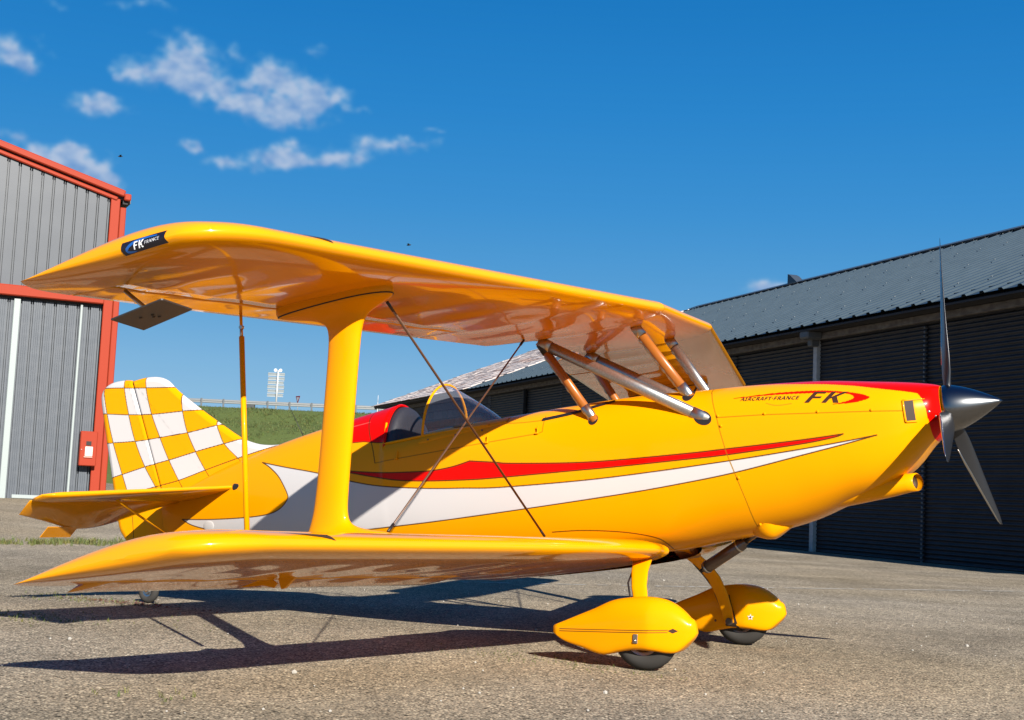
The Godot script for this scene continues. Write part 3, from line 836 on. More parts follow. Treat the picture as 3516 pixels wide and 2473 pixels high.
	under.loft([PackedVector3Array([e0 + Vector3(xe, -0.01, 0), e0 + Vector3(-39.6, -0.01, 0), e0 + Vector3(-39.6, -0.08, 0), e0 + Vector3(xe, -0.08, 0)]), PackedVector3Array([e1 + Vector3(xe, -0.01, 0), e1 + Vector3(-39.6, -0.01, 0), e1 + Vector3(-39.6, -0.08, 0), e1 + Vector3(xe, -0.08, 0)])], true, true, null, -1)
	part("roof_deck", under, mat(lin(0.07308, 0.06216, 0.05485), 0.9), h)
	var rake := MB.new(); rake.box((e0 + e1) * 0.5 + Vector3(-39.62, -0.05, 0), Vector3(0.06, 0.16, (e1 - e0).length()), Basis(Vector3(1, 0, 0), nrm, Vector3(1, 0, 0).cross(nrm))); part("rake_board", rake, mat(lin(0.3654, 0.3508, 0.3289), 0.7), h)
	var shm := []
	for c in [[0.60, 0.53, 0.50], [0.52, 0.43, 0.39], [0.66, 0.60, 0.57], [0.40, 0.29, 0.25], [0.57, 0.52, 0.50]]:
		shm.append(noisy(lin(c[0] * 0.62, c[1] * 0.58, c[2] * 0.55), lin(c[0], c[1], c[2]), 0.8, 100 + shm.size(), 0.9, 0.05))
	var len_ := (e1 - e0).length()
	var rowsn := 22; var pitch := len_ / rowsn
	var tile := MB.new(); tile.box(Vector3(0, 0.02, 0), Vector3(0.60, 0.028, pitch + 0.12), Basis(), 0.008)
	var tm := tile.done()
	var rest := [MB.new(), MB.new(), MB.new()]
	var count := 0
	var tb := Basis(Vector3(1, 0, 0), nrm, Vector3(1, 0, 0).cross(nrm))
	for col in 22:
		for r in rowsn:
			var tx := xe - 0.32 - 0.61 * col - (0.3 if r % 2 else 0.0)
			if tx < -39.5: continue
			var p := e0 + d * ((r + 0.5) * pitch - 0.04) + Vector3(tx + rng.randf_range(-0.012, 0.012), 0, 0) + nrm * rng.randf_range(0.0, 0.012)
			var bb := (tb * Basis(Vector3(1, 0, 0), -0.05 + rng.randf_range(-0.015, 0.02))) * Basis(Vector3(0, 1, 0), rng.randf_range(-0.02, 0.02))
			if count < 290:
				part("shingle", tm, shm[rng.randi() % 5], h, "", Transform3D(bb, p))
			else:
				rest[rng.randi() % 3].box(p + bb * Vector3(0, 0.02, 0), Vector3(0.60, 0.028, pitch + 0.12), bb, 0.008)
			count += 1
	for k in 3:
		var so2 := part("far_shingles", rest[k], shm[[0, 1, 2][k]], h); so2.set_meta("kind", "stuff")

# ---------------------------------------------------------------- aircraft, in its own axes: x forward, y up, z to its right
const FRONT := [   # x, top, bottom, half width, widest height, squareness above and below
	[1.485, 1.222, 0.985, 0.130, 1.10, 2.2, 2.2], [1.46, 1.232, 0.965, 0.165, 1.10, 2.3, 2.3], [1.40, 1.248, 0.925, 0.205, 1.09, 2.4, 2.8],
	[1.30, 1.270, 0.835, 0.25, 1.08, 2.5, 3.2], [1.15, 1.298, 0.755, 0.285, 1.07, 2.6, 3.3], [0.95, 1.335, 0.697, 0.31, 1.06, 2.7, 3.0],
	[0.75, 1.360, 0.635, 0.325, 1.05, 2.8, 2.6], [0.5, 1.384, 0.598, 0.335, 1.05, 2.8, 2.6], [0.3, 1.397, 0.585, 0.34, 1.05, 2.8, 2.6],
	[0.0, 1.424, 0.567, 0.345, 1.05, 2.8, 2.7], [-0.5, 1.440, 0.577, 0.345, 1.05, 2.8, 2.7], [-0.85, 1.438, 0.597, 0.34, 1.06, 3.4, 2.7],
	[-1.37, 1.424, 0.64, 0.325, 1.08, 5.0, 2.6], [-1.65, 1.420, 0.68, 0.31, 1.10, 4.6, 2.6]]
const REAR := [
	[-1.655, 1.642, 0.68, 0.31, 1.10, 2.0, 2.6], [-2.0, 1.607, 0.73, 0.285, 1.12, 2.0, 2.5], [-2.5, 1.545, 0.81, 0.215, 1.15, 2.0, 2.4],
	[-3.0, 1.455, 0.90, 0.125, 1.17, 2.0, 2.2], [-3.4, 1.35, 0.975, 0.05, 1.18, 2.0, 2.0], [-3.53, 1.32, 1.0, 0.03, 1.18, 2.0, 2.0]]

func w2b(p: Vector3) -> Vector3:
	var c := cos(PITCH); var s := sin(PITCH)
	return Vector3(p.x * c + p.y * s, -p.x * s + p.y * c, p.z)

func fus(x: float, c: int) -> float:
	return table(FRONT if x > -1.6525 else REAR, x, c)

func fus_pt(x: float, t: float) -> Vector3:
	var c := cos(t); var s := sin(t)
	var ym := fus(x, 4); var w := fus(x, 3)
	var top := s >= 0.0
	var n := fus(x, 5) if top else fus(x, 6)
	var h := (fus(x, 1) - ym) if top else (ym - fus(x, 2))
	return Vector3(x, ym + h * signf(s) * pow(absf(s), 2.0 / n), w * signf(c) * pow(absf(c), 2.0 / n))

func fus_z(x: float, y: float) -> float:       # half width of the body at a height
	var ym := fus(x, 4); var w := fus(x, 3)
	var top := y >= ym
	var n := fus(x, 5) if top else fus(x, 6)
	var h := (fus(x, 1) - ym) if top else (ym - fus(x, 2))
	return w * pow(maxf(0.0, 1.0 - pow(minf(absf(y - ym) / h, 1.0), n)), 1.0 / n)

func on_side(x: float, y: float, lift: float, sd := 1.0) -> Vector3:
	var z := fus_z(x, y)
	var ny := (fus_z(x, y - 0.006) - fus_z(x, y + 0.006)) / 0.012
	var nx := (fus_z(x - 0.01, y) - fus_z(x + 0.01, y)) / 0.02
	var n := Vector3(nx, ny, 1.0).normalized()
	return Vector3(x + n.x * lift, y + n.y * lift, (z + n.z * lift) * sd)

const PPM := 365.714
func tex_pt(x: float, y: float, dn := 0.0) -> Vector2: return Vector2((x + 4.0) * PPM, (1.75 - y) * PPM + dn)
func to_tex(pts: Array, dn: float) -> PackedVector2Array:
	var o := PackedVector2Array()
	for p in pts: o.append(tex_pt(p.x, p.y, dn))
	return o

const V := Vector2.ZERO
func v2(a: Array) -> Array:
	var o := []
	for i in range(0, a.size(), 2): o.append(Vector2(a[i], a[i + 1]))
	return o

func livery(yel: Color) -> Image:
	var img := Image.create_empty(2048, 1024, false, Image.FORMAT_RGB8)
	img.fill(yel)
	var red := lin(0.5292, 0.00252, 0.00084); var white := lin(0.4872, 0.4662, 0.4578); var line := lin(0.0588, 0.0252, 0.00672); var seam := lin(0.252, 0.105, 0.00336)
	# white swoosh: three smooth edges between its sharp tips
	var w_top := spline(v2([-2.62,1.424, -2.411,1.362, -2.146,1.287, -1.905,1.205, -1.682,1.142, -1.377,1.086, -1.115,1.051, -0.889,1.024, -0.401,0.993, -0.016,0.982, 0.44,0.979, 0.818,0.984, 1.04,0.992, 1.183,1.0]))
	var w_bot := spline(v2([1.183,1.0, 1.038,0.979, 0.813,0.953, 0.454,0.915, 0.15,0.898, -0.158,0.889, -0.686,0.886, -1.259,0.889, -1.61,0.897, -1.885,0.907, -2.231,0.930, -2.595,0.967, -2.8,1.0, -3.084,1.058, -3.255,1.11, -3.343,1.159]))
	var w_aft := spline(v2([-3.343,1.159, -3.07,1.124, -2.775,1.097, -2.574,1.09, -2.46,1.109, -2.391,1.154, -2.385,1.195, -2.452,1.303, -2.54,1.378, -2.62,1.424]))
	var wp := PackedVector2Array(); wp.append_array(w_top); wp.append_array(w_bot); wp.append_array(w_aft)
	var r_top := spline(v2([-1.95,1.272, -1.693,1.222, -1.481,1.194, -1.321,1.179, -1.178,1.181, -1.06,1.197]))
	var r_top2 := spline(v2([-1.06,1.197, -0.901,1.166, -0.809,1.147, -0.456,1.098, -0.184,1.073, 0.21,1.050, 0.419,1.042, 0.8,1.03, 1.026,1.029]))
	var r_bot := spline(v2([1.026,1.029, 0.974,1.018, 0.797,1.009, 0.415,1.011, 0.21,1.019, -0.189,1.037, -0.462,1.053, -0.91,1.079, -1.11,1.096, -1.343,1.123, -1.524,1.152, -1.678,1.189, -1.95,1.268]))
	var rp := PackedVector2Array(); rp.append_array(r_top); rp.append_array(r_top2); rp.append_array(r_bot)
	for dn in [0.0, 512.0]:
		var a := to_tex(Array(wp), dn); fill(img, a, white); stroke(img, a, 2.1, line, true)
		a = to_tex(Array(rp), dn); fill(img, a, red); stroke(img, a, 2.1, line, true)
		# red cowl top running into the red nose ring
		a = to_tex(v2([0.46,1.385, 0.7,1.351, 0.955,1.304, 1.097,1.271, 1.235,1.230, 1.34,1.201, 1.395,1.184, 1.412,1.155, 1.425,1.1, 1.43,0.92, 1.5,0.9, 1.5,1.28, 1.2,1.36, 0.46,1.43]), dn); fill(img, a, red)
		# red headrest fairing
		a = to_tex(v2([-1.63,1.392, -1.70,1.402, -1.80,1.424, -2.09,1.448, -2.09,1.70, -1.60,1.70, -1.60,1.40]), dn); fill(img, a, red)
		stroke(img, to_tex(v2([-1.66,1.397, -1.70,1.402, -1.80,1.424, -2.09,1.448]), dn), 1.6, line)
		stroke(img, to_tex(v2([-1.79,1.545, -2.09,1.530]), dn), 1.8, lin(0.63, 0.1008, 0.084))
		# panel joints
		stroke(img, to_tex(Array(spline(v2([-1.80,1.64, -1.80,1.556, -1.734,1.386, -1.715,1.32, -1.707,1.281]))), dn), 1.7, line)
		stroke(img, to_tex(v2([-1.707,1.281, -1.26,1.283, -0.634,1.287, -0.603,1.293, -0.601,1.383]), dn), 1.5, seam)
		stroke(img, to_tex(Array(spline(v2([-0.923,1.412, -0.866,1.386, -0.745,1.369, -0.608,1.361]))), dn), 1.4, seam)
		stroke(img, to_tex(Array(spline(v2([0.34,1.42, 0.353,1.363, 0.365,1.335, 0.393,1.228, 0.409,1.133, 0.429,1.016, 0.457,0.899, 0.484,0.756, 0.492,0.62, 0.493,0.56]))), dn), 1.6, seam)
		stroke(img, to_tex(v2([0.395,1.211, 0.639,1.187, 0.911,1.153, 1.177,1.121, 1.34,1.100]), dn), 1.5, seam)
		stroke(img, to_tex(Array(spline(v2([-0.62,0.742, -0.432,0.728, -0.210,0.691, -0.052,0.643, -0.005,0.599, -0.01,0.56]))), dn), 1.7, line)
	# logo swoosh on the right-hand cowl only
	fill(img, to_tex(Array(spline(v2([0.486,1.302, 0.639,1.297, 0.72,1.293, 0.857,1.280, 0.964,1.264, 1.068,1.239, 1.136,1.217, 1.173,1.197]))) + Array(spline(v2([1.173,1.197, 1.166,1.188, 1.122,1.180, 1.067,1.179, 0.99,1.186]))) + Array(spline(v2([0.99,1.186, 1.05,1.189, 1.088,1.197, 1.099,1.206, 1.085,1.222, 1.047,1.236, 0.964,1.252, 0.822,1.271, 0.677,1.287, 0.486,1.300]))), 0.0), lin(0.4872, 0.00336, 0.00084))
	stroke(img, to_tex(Array(spline(v2([0.66,1.245, 0.70,1.228, 0.74,1.222, 0.79,1.222]))), 0.0), 1.1, lin(0.378, 0.126, 0.0084))
	return img

func checker(yel: Color) -> Image:
	# fin and rudder: 4 by 4 field between measured column and row lines
	var n := 640; var k := 420.0
	var img := Image.create_empty(n, n, false, Image.FORMAT_RGB8); img.fill(yel)
	var white := lin(0.4872, 0.4662, 0.4578); var line := lin(0.084, 0.0378, 0.0084)
	var cols := [   # x against falling y
		[[2.2, -3.975], [2.136, -3.972], [1.956, -3.954], [1.751, -3.916], [1.527, -3.855], [1.3, -3.79]],
		[[2.2, -3.785], [2.108, -3.789], [1.92, -3.766], [1.733, -3.725], [1.55, -3.656], [1.417, -3.584], [1.3, -3.52]],
		[[2.2, -3.598], [2.076, -3.598], [1.891, -3.565], [1.725, -3.509], [1.565, -3.447], [1.42, -3.378], [1.3, -3.315]],
		[[2.2, -3.315], [1.977, -3.309], [1.87, -3.305], [1.722, -3.277], [1.587, -3.222], [1.456, -3.154], [1.3, -3.06]],
		[[2.2, -3.05], [1.749, -3.04], [1.687, -3.02], [1.605, -2.988], [1.495, -2.888], [1.3, -2.7]]]
	var rows := [   # y against falling x (from the front)
		[[-2.6, 1.99], [-3.371, 2.043], [-3.598, 2.076], [-3.789, 2.108], [-3.965, 2.135], [-4.1, 2.15]],
		[[-2.6, 1.84], [-3.157, 1.856], [-3.305, 1.87], [-3.565, 1.891], [-3.766, 1.92], [-3.954, 1.956], [-4.1, 1.98]],
		[[-2.6, 1.75], [-3.042, 1.733], [-3.277, 1.722], [-3.509, 1.725], [-3.725, 1.733], [-3.916, 1.751], [-4.1, 1.77]],
		[[-2.6, 1.632], [-2.863, 1.615], [-2.988, 1.605], [-3.222, 1.587], [-3.447, 1.565], [-3.656, 1.55], [-3.855, 1.527], [-4.1, 1.50]],
		[[-2.6, 1.53], [-2.888, 1.495], [-3.154, 1.456], [-3.378, 1.42], [-3.584, 1.405], [-3.835, 1.39], [-4.1, 1.37]]]
	for py in n:
		var y := 2.25 - (py + 0.5) / k
		var cx := []
		for c in cols: cx.append(table(c, y, 1))
		for px in n:
			var x := -4.1 + (px + 0.5) / k
			if x > -2.55: continue
			var ci := 0; var dl := 9.0
			for v in cx:
				if x > v: ci += 1
				dl = minf(dl, absf(x - v))
			var ri := 0
			for r in rows:
				var yr := table(r, x, 1)
				if y < yr: ri += 1
				dl = minf(dl, absf(y - yr))
			if ri == 5:
				if dl < 0.0028: img.set_pixel(px, py, line)
				continue
			var wh := (ci + ri) % 2 == 1
			if ri == 0: wh = ci != 2
			if ci == 5 and y < table(rows[3], x, 1): wh = true
			img.set_pixel(px, py, line if dl < 0.0028 else (white if wh else yel))
	# the hinge gap
	stroke(img, PackedVector2Array([Vector2((-3.723 + 4.1) * k, (2.25 - 2.147) * k), Vector2((-3.51 + 4.1) * k, (2.25 - 1.31) * k)]), 1.8, lin(0.0672, 0.042, 0.0168))
	return img

# wing section: u < 0 upper surface, u > 0 lower, |u| runs from nose 0 to tail 1
func foil(u: float, thick: float, camber: float) -> Vector2:
	var s := absf(u)
	var yt := 5.0 * thick * (0.2969 * sqrt(s) - 0.1260 * s - 0.3516 * s * s + 0.2843 * s * s * s - 0.1036 * s * s * s * s)
	var p := 0.38
	var yc := camber / (p * p) * (2.0 * p * s - s * s) if s < p else camber / ((1 - p) * (1 - p)) * (1 - 2 * p + 2 * p * s - s * s)
	return Vector2(s, yc + (yt if u < 0.0 else -yt * 0.92))

var wing_noise: FastNoiseLite
func wing_pt(upper: bool, z: float, u: float) -> Vector3:     # for the right-hand wing, z >= 0
	var xl: float; var xt: float; var yl: float; var drop: float
	if upper:
		xl = 0.223 - 0.226 * (maxf(z, 0.4) - 0.4)
		xt = -0.822 - 0.226 * (maxf(z, 0.42) - 0.42) + 0.02 * sstep(2.6, 3.3, z)
		if z < 0.44: xt = lerpf(-0.575, -0.822, sstep(0.30, 0.44, z))
		yl = 1.822 + 0.004 * z; drop = 0.022
	else:
		xl = 0.085 - 0.215 * (z - 0.4) - 0.022 * sstep(0.9, 0.4, z) - 0.065 * sstep(0.50, 0.27, z)
		xt = xl - 1.03
		yl = 0.572 + 0.047 * (z - 0.4); drop = 0.045
	var th := 0.130
	if upper and z < 0.44: th = 0.130 * lerpf(1.2, 1.0, sstep(0.30, 0.44, z))
	if z > 3.02:
		var q := clampf((z - 3.02) / 0.30, 0.0, 1.0)
		xl -= 0.20 * (1.0 - sqrt(maxf(0.0, 1.0 - q * q)))
		xt += 0.10 * q * q * q
	# rounded tip: both skins curve in to a blunt edge
	var tq := clampf((z - 3.235) / 0.085, 0.0, 1.0)
	var up := 1.0 - pow(maxf(0.0, 1.0 - pow(tq, 2.2)), 1.0 / 2.2)
	var ch := xl - xt
	if z > 2.8: th = lerpf(th, 0.138, sstep(2.8, 3.2, z))
	var x := absf(u)
	var hi := foil(-absf(u), th, 0.022).y; var lo := foil(maxf(absf(u), 0.00001), th, 0.022).y
	var edge := lerpf(lo, hi, 0.36)
	var y: float = lerpf(hi, edge, up) if u < 0.0 else lerpf(lo, edge, up)
	# cloth between ribs, a little slack underneath
	if u > 0.16 and z < 3.0 and z > 0.36:
		var rib := absf(sin(PI * z / 0.32))
		var sag := sin(PI * clampf((x - 0.16) / 0.84, 0.0, 1.0)) * clampf((3.0 - z) / 0.12, 0.0, 1.0)
		y += (0.0052 * rib - 0.0035) * sag + 0.009 * sag * wing_noise.get_noise_2d(x * 1.5, z * 0.9 + (0.0 if upper else 9.0))
	return Vector3(xl - x * ch, yl - drop * x + y * ch, z)

func wing_rows(upper: bool, z0: float, z1: float, us: Array, sd: float, clamp_at := 9.0, from := 0.0) -> Array:
	var zs := []
	var z := z0
	while z < z1 - 0.005:
		zs.append(z)
		z += 0.04 if z < 2.96 else (0.02 if z < 3.20 else (0.01 if z < 3.28 else 0.0035))
	zs.append(z1)
	var rows := []
	for q in zs:
		var row := PackedVector3Array()
		for u in us:
			var uu: float = u
			if absf(uu) > clamp_at: uu = clamp_at * signf(uu)
			if absf(uu) < from: uu = from * signf(uu)
			var p := wing_pt(upper, q, uu)
			p.z *= sd
			row.append(p)
		rows.append(row)
	return rows

func us_list(n: int) -> Array:
	var o := []
	for k in n: o.append(-0.5 * (1.0 + cos(PI * k / n)))          # upper, tail to nose
	o[0] = -1.0
	for k in n + 1: o.append(maxf(0.00001, 0.5 * (1.0 - cos(PI * k / n))))
	return o

func build_wing(root: Node3D, upper: bool, sd: float, m: Material) -> void:
	var us := us_list(22)
	var z0 := 0.40 if upper else 0.27
	var a0 := 0.98; var a1 := 3.02
	var mb := MB.new()
	mb.loft(wing_rows(upper, z0, a0, us, sd), true)
	mb.loft(wing_rows(upper, a0, a1, us, sd, 0.765), true)
	mb.loft(wing_rows(upper, a1, 3.32, us, sd), true)
	for z in [a0, a1]:                                      # ends of the aileron bay
		var pts := PackedVector3Array()
		for u in us:
			if absf(u) >= 0.765:
				var p := wing_pt(upper, z, u); pts.append(Vector3(p.x, p.y, z * sd))
		if pts.size() > 3: mb.loft([pts, pts], true, true, null, -1)
	var w := part("upper_wing" if upper else "lower_wing", mb, m, root)
	var aus := []
	for k in 9: aus.append(-1.0 + 0.225 * k / 8.0)
	for k in 9: aus.append(0.775 + 0.225 * k / 8.0)
	var arows := wing_rows(upper, a0 + 0.008, a1 - 0.008, aus, sd)
	if not upper:                                           # hangs a little
		for row in arows:
			var hx: float = row[8].x
			for k in row.size(): row[k] = row[k] - Vector3(0, maxf(0.0, hx - row[k].x) * 0.11, 0)
	var am := MB.new(); am.loft(arows, true, true)
	part("aileron", am, m, w)
	# dark wedge painting the shade of a leading edge notch outboard of the strut
	var sl := MB.new(); var srow := []
	for i in 13:
		var t := i / 12.0
		var z := lerpf(2.97, 2.725, t)
		var row := PackedVector3Array()
		for k in 7:
			var ua := lerpf(-0.060, -0.042, t); var ub := lerpf(-0.060, -0.004, pow(t, 1.4))
			var u := lerpf(ua, ub, k / 6.0)
			var p := wing_pt(upper, z, u); var c := wing_pt(upper, z, -0.3)
			var n := (p - Vector3(c.x + 0.22, p.y - 0.06, p.z)).normalized()
			row.append((p + Vector3(n.x, absf(n.y), 0) * 0.0022) * Vector3(1, 1, sd))
		srow.append(row)
	sl.loft(srow, false, false, null, 0, null, false)
	part("notch_shade_patch", sl, mat(lin(0.0294, 0.01512, 0.00672), 0.7), w)

func bar(a: Vector3, b: Vector3, wide: float, thin: float, fore := Vector3.RIGHT, n := 14) -> MB:     # streamlined strut
	var mb := MB.new()
	mb.tube([a, b], wide * 0.5, n, true, thin / wide, fore)
	return mb

func slab(outline: PackedVector2Array, half: float, edge: float, uvf: Callable, frame := Transform3D()) -> MB:     # rounded thin surface, outline in x y
	var n := outline.size()
	var nrm := []
	for i in n:
		var a := outline[(i + n - 1) % n]; var b := outline[i]; var c := outline[(i + 1) % n]
		var d := ((b - a).normalized() + (c - b).normalized()).normalized()
		nrm.append(Vector2(d.y, -d.x))
	var inside: Vector2 = outline[0] + nrm[0] * 0.004
	if not Geometry2D.is_point_in_polygon(inside, outline):
		for i in n: nrm[i] = -nrm[i]
	var rings := []
	for sgn in [-1.0, 1.0]:
		for s in ([[edge, 1.0], [edge * 0.45, 0.80], [edge * 0.12, 0.42]] if sgn < 0 else [[0.0, 0.0], [edge * 0.12, 0.42], [edge * 0.45, 0.80], [edge, 1.0]]):
			var row := PackedVector3Array()
			for i in n:
				var p: Vector2 = outline[i] + nrm[i] * s[0]
				row.append(Vector3(p.x, p.y, sgn * half * s[1]))
			rings.append(row)
	var uvs := []
	for r in rings:
		var ur := PackedVector2Array()
		for p in r: ur.append(uvf.call(p))
		uvs.append(ur)
	var placed := []
	for r in rings:
		var row := PackedVector3Array()
		for p in r: row.append(frame * p)
		placed.append(row)
	var mb := MB.new()
	mb.loft(placed, true, false, uvs)
	for e in [0, rings.size() - 1]:
		var flat := outline
		var idx := Geometry2D.triangulate_polygon(outline)
		var front := Geometry2D.is_polygon_clockwise(PackedVector2Array([flat[idx[0]], flat[idx[1]], flat[idx[2]]]))
		for i in range(0, idx.size(), 3):
			var o := [0, 1, 2] if (front == (e != 0)) else [0, 2, 1]
			for k in o:
				var q: Vector3 = rings[e][idx[i + k]]
				mb.v.append(frame * q); mb.uv.append(uvf.call(q)); mb.g.append(-1)
	return mb

func strut_row(yy: float, sd: float, grow: float) -> PackedVector3Array:
	var t: float = (yy - 0.80) / 0.85
	var xc := lerpf(-0.823, -0.648, t)
	var db: float = maxf(0.0, yy - 0.700); var dt: float = maxf(0.0, 1.785 - yy)
	var fb := 1.0 / (1.0 + pow(db / 0.062, 4.0)); var ft := 1.0 / (1.0 + pow(dt / 0.066, 4.2))
	var fb2 := 1.0 / (1.0 + pow(db / 0.10, 3.0))
	var w := 0.080
	var hf := w + (-0.500 - xc - w) * fb + (-0.395 - xc - w) * ft          # reach ahead of and behind the middle
	var hr := w + (0.965 + xc - w) * fb2 * 0.8 + (1.005 + xc - w) * ft
	var th := 0.030 + 0.045 * fb + 0.052 * ft
	var row := PackedVector3Array()
	for k in 40:
		var c := cos(TAU * k / 40); var s := sin(TAU * k / 40)
		row.append(Vector3(xc + ((hf if c > 0 else hr) + grow) * c, yy, (2.15 + (th + grow) * s * (1.0 + 0.18 * c)) * sd))
	return row

func build_plane() -> void:
	wing_noise = fbm(15, 0.9, 3)
	var yel := lin(0.74, 0.282, 0.0004)
	var root := thing("biplane", "yellow, white and red biplane parked tail down on the asphalt", "aeroplane", Vector3.ZERO, Basis(Vector3(0, 0, 1), PITCH))
	var gloss := func(m: StandardMaterial3D, r := 0.16) -> StandardMaterial3D:
		m.roughness = r; m.metallic_specular = 0.16; m.clearcoat_enabled = true; m.clearcoat = 0.10; m.clearcoat_roughness = 0.04
		return m
	var my: StandardMaterial3D = gloss.call(mat(yel), 0.25)
	var mw: StandardMaterial3D = gloss.call(mat(lin(0.4872, 0.4662, 0.4578)), 0.25)
	var mred: StandardMaterial3D = gloss.call(mat(lin(0.5292, 0.00252, 0.00084)), 0.2)
	var mbody: StandardMaterial3D = gloss.call(mat(Color.WHITE), 0.25); mbody.albedo_texture = ImageTexture.create_from_image(livery(yel))
	var mfin: StandardMaterial3D = gloss.call(mat(Color.WHITE), 0.25); mfin.albedo_texture = ImageTexture.create_from_image(checker(yel))
	var black := mat(lin(0.01008, 0.00924, 0.01008), 0.5)
	var rubber := mat(lin(0.042, 0.03948, 0.03696), 0.9, 0.0, 0.2)
	var steel := mat(lin(0.462, 0.4452, 0.42), 0.28, 1.0)
	var foilm := noisy(lin(0.36, 0.33, 0.30), lin(0.47, 0.44, 0.41), 0.12, 37, 0.34, 0.03); foilm.metallic = 0.9; foilm.uv1_world_triplanar = false
	var copper := mat(lin(0.30, 0.095, 0.014), 0.32)
	var alu := mat(lin(0.4368, 0.4284, 0.42), 0.36, 1.0)
	var brown := mat(lin(0.1008, 0.05208, 0.03024), 0.4, 0.2)
	var text := mat(lin(0.042, 0.01512, 0.00504), 0.4)

	# ---- fuselage
	var xs := []
	var x := 1.485
	while x > -1.651: xs.append(x); x -= (0.0125 if x > 1.38 else 0.04)
	for e in [-1.6515, -1.6545]: xs.append(e)
	x = -1.69
	while x > -3.53: xs.append(x); x -= 0.04
	xs.append(-3.53)
	var mb := MB.new()
	for sd in [1.0, -1.0]:
		var rows := []; var uvs := []
		for e in xs:
			var row := PackedVector3Array(); var ur := PackedVector2Array()
			for k in 49:
				var t := -PI / 2 + PI * k / 48.0
				var p := fus_pt(e, t)
				if k == 0 or k == 48: p.z = 0.0
				p.z *= sd
				row.append(p)
				var q := tex_pt(p.x, p.y, 0.0 if sd > 0 else 512.0)
				ur.append(Vector2(q.x / 2048.0, q.y / 1024.0))
			rows.append(row); uvs.append(ur)
		var skip := func(i: int, j: int) -> bool: return xs[i] < -0.97 and xs[i + 1] > -1.645 and j >= 37
		mb.loft(rows, false, false, uvs, 0, skip, true)
	# nose bulkhead
	var nose := PackedVector3Array()
	for k in 48: nose.append(fus_pt(1.485, TAU * k / 48.0))
	mb.loft([nose, nose], true, true, null, -1)
	var body := part("fuselage", mb, mbody, root)
	# cockpit tub and rim
	var rim := []
	for e in xs:
		if e < -0.94 and e > -1.66: rim.append(fus_pt(e, -PI / 2 + PI * 37 / 48.0))
	var ring := []
	for p in rim: ring.append(p + Vector3(0, 0.004, 0))
	for i in range(rim.size() - 1, -1, -1): ring.append(rim[i] * Vector3(1, 1, -1) + Vector3(0, 0.004, 0))
	ring.append(ring[0])
	var rm := MB.new(); rm.tube(ring, 0.008, 8, false); part("cockpit_rim", rm, my, body)
	var tub := MB.new()
	var trows := []
	for e in [[1.0, 0.0], [0.97, -0.3], [0.85, -0.62], [0.0, -0.64]]:
		var row := PackedVector3Array()
		for p in ring: row.append(Vector3(-1.30 + (p.x + 1.30) * lerpf(0.985, e[0], 0.5), p.y - 0.006 + e[1], p.z * e[0] * 0.985))
		trows.append(row)
	tub.loft(trows, false, false, null, 0, null, false)
	part("cockpit_tub", tub, mat(lin(0.0252, 0.0252, 0.02688), 0.8), body)
	var seat := MB.new(); seat.box(Vector3(-1.42, 0.95, 0), Vector3(0.34, 0.1, 0.36), Basis(), 0.03); seat.box(Vector3(-1.58, 1.15, 0), Vector3(0.08, 0.46, 0.36), Basis(Vector3(0, 0, 1), 0.15), 0.03)
	part("seat", seat, black, body)
	# headrest pad filling the arch
	var pr := []
	for q in [[0.0, 1.0, 0.0], [0.035, 0.985, 0.0], [0.055, 0.93, 0.0], [0.066, 0.75, 0.0], [0.07, 0.4, 0.0]]:
		var row := PackedVector3Array()
		for k in 33:
			var t := 0.30 + (PI - 0.60) * k / 32.0
			var p := fus_pt(-1.6551, t)
			var cy := 1.375
			row.append(Vector3(-1.652 + q[0], maxf(1.352, cy + (p.y - cy) * 0.94 * q[1]), p.z * 0.95 * q[1]))
		pr.append(row)
	var pad := MB.new(); pad.loft(pr, true, true)
	var padm := noisy(lin(0.02016, 0.01932, 0.02436), lin(0.02856, 0.02688, 0.0336), 0.08, 33, 0.5)
	part("headrest_pad", pad, padm, body)
	var lipr := []
	for k in 41:
		var t := 0.52 + (PI - 1.04) * k / 40.0
		lipr.append(fus_pt(-1.6551, t) * Vector3(1, 1, 0.985) + Vector3(0.004, -0.006, 0))
	var lipm := MB.new(); lipm.tube(lipr, 0.009, 8); part("headrest_lip", lipm, mred, body)
	# windscreen
	var glass := StandardMaterial3D.new(); glass.albedo_color = Color(0.86, 0.89, 0.95, 0.09); glass.transparency = BaseMaterial3D.TRANSPARENCY_ALPHA; glass.roughness = 0.02; glass.metallic_specular = 0.5
	var arch := func(s: float, k: float) -> Vector3:      # s 0 at the hoop, 1 at the front tip
		var bx := lerpf(-1.378, -0.985, s)
		var w := 0.272 * pow(1.0 - s, 0.62) + 0.004
		var hgt := 0.312 * pow(1.0 - s, 0.90) + 0.002
		var an := PI * k
		var base := fus(maxf(bx, -1.64), 1) - 0.030 * (1.0 - s)
		return Vector3(bx + 0.055 * sin(an) * (1.0 - s), base + hgt * pow(sin(an), 0.9), w * cos(an))
	var wr := []
	for i in 21:
		var row := PackedVector3Array()
		for k in 29: row.append(arch.call(i / 20.0 * 0.995, k / 28.0))
		wr.append(row)
	var ws := MB.new(); ws.loft(wr, false, false, null, 0, null, true); part("windscreen", ws, glass, body)
	var hp := []
	for k in 37: hp.append(arch.call(0.0, k / 36.0))
	var hm := MB.new(); hm.tube(hp, 0.0085, 10, true, 0.8, Vector3(1, 0, 0)); part("windscreen_hoop", hm, my, body)
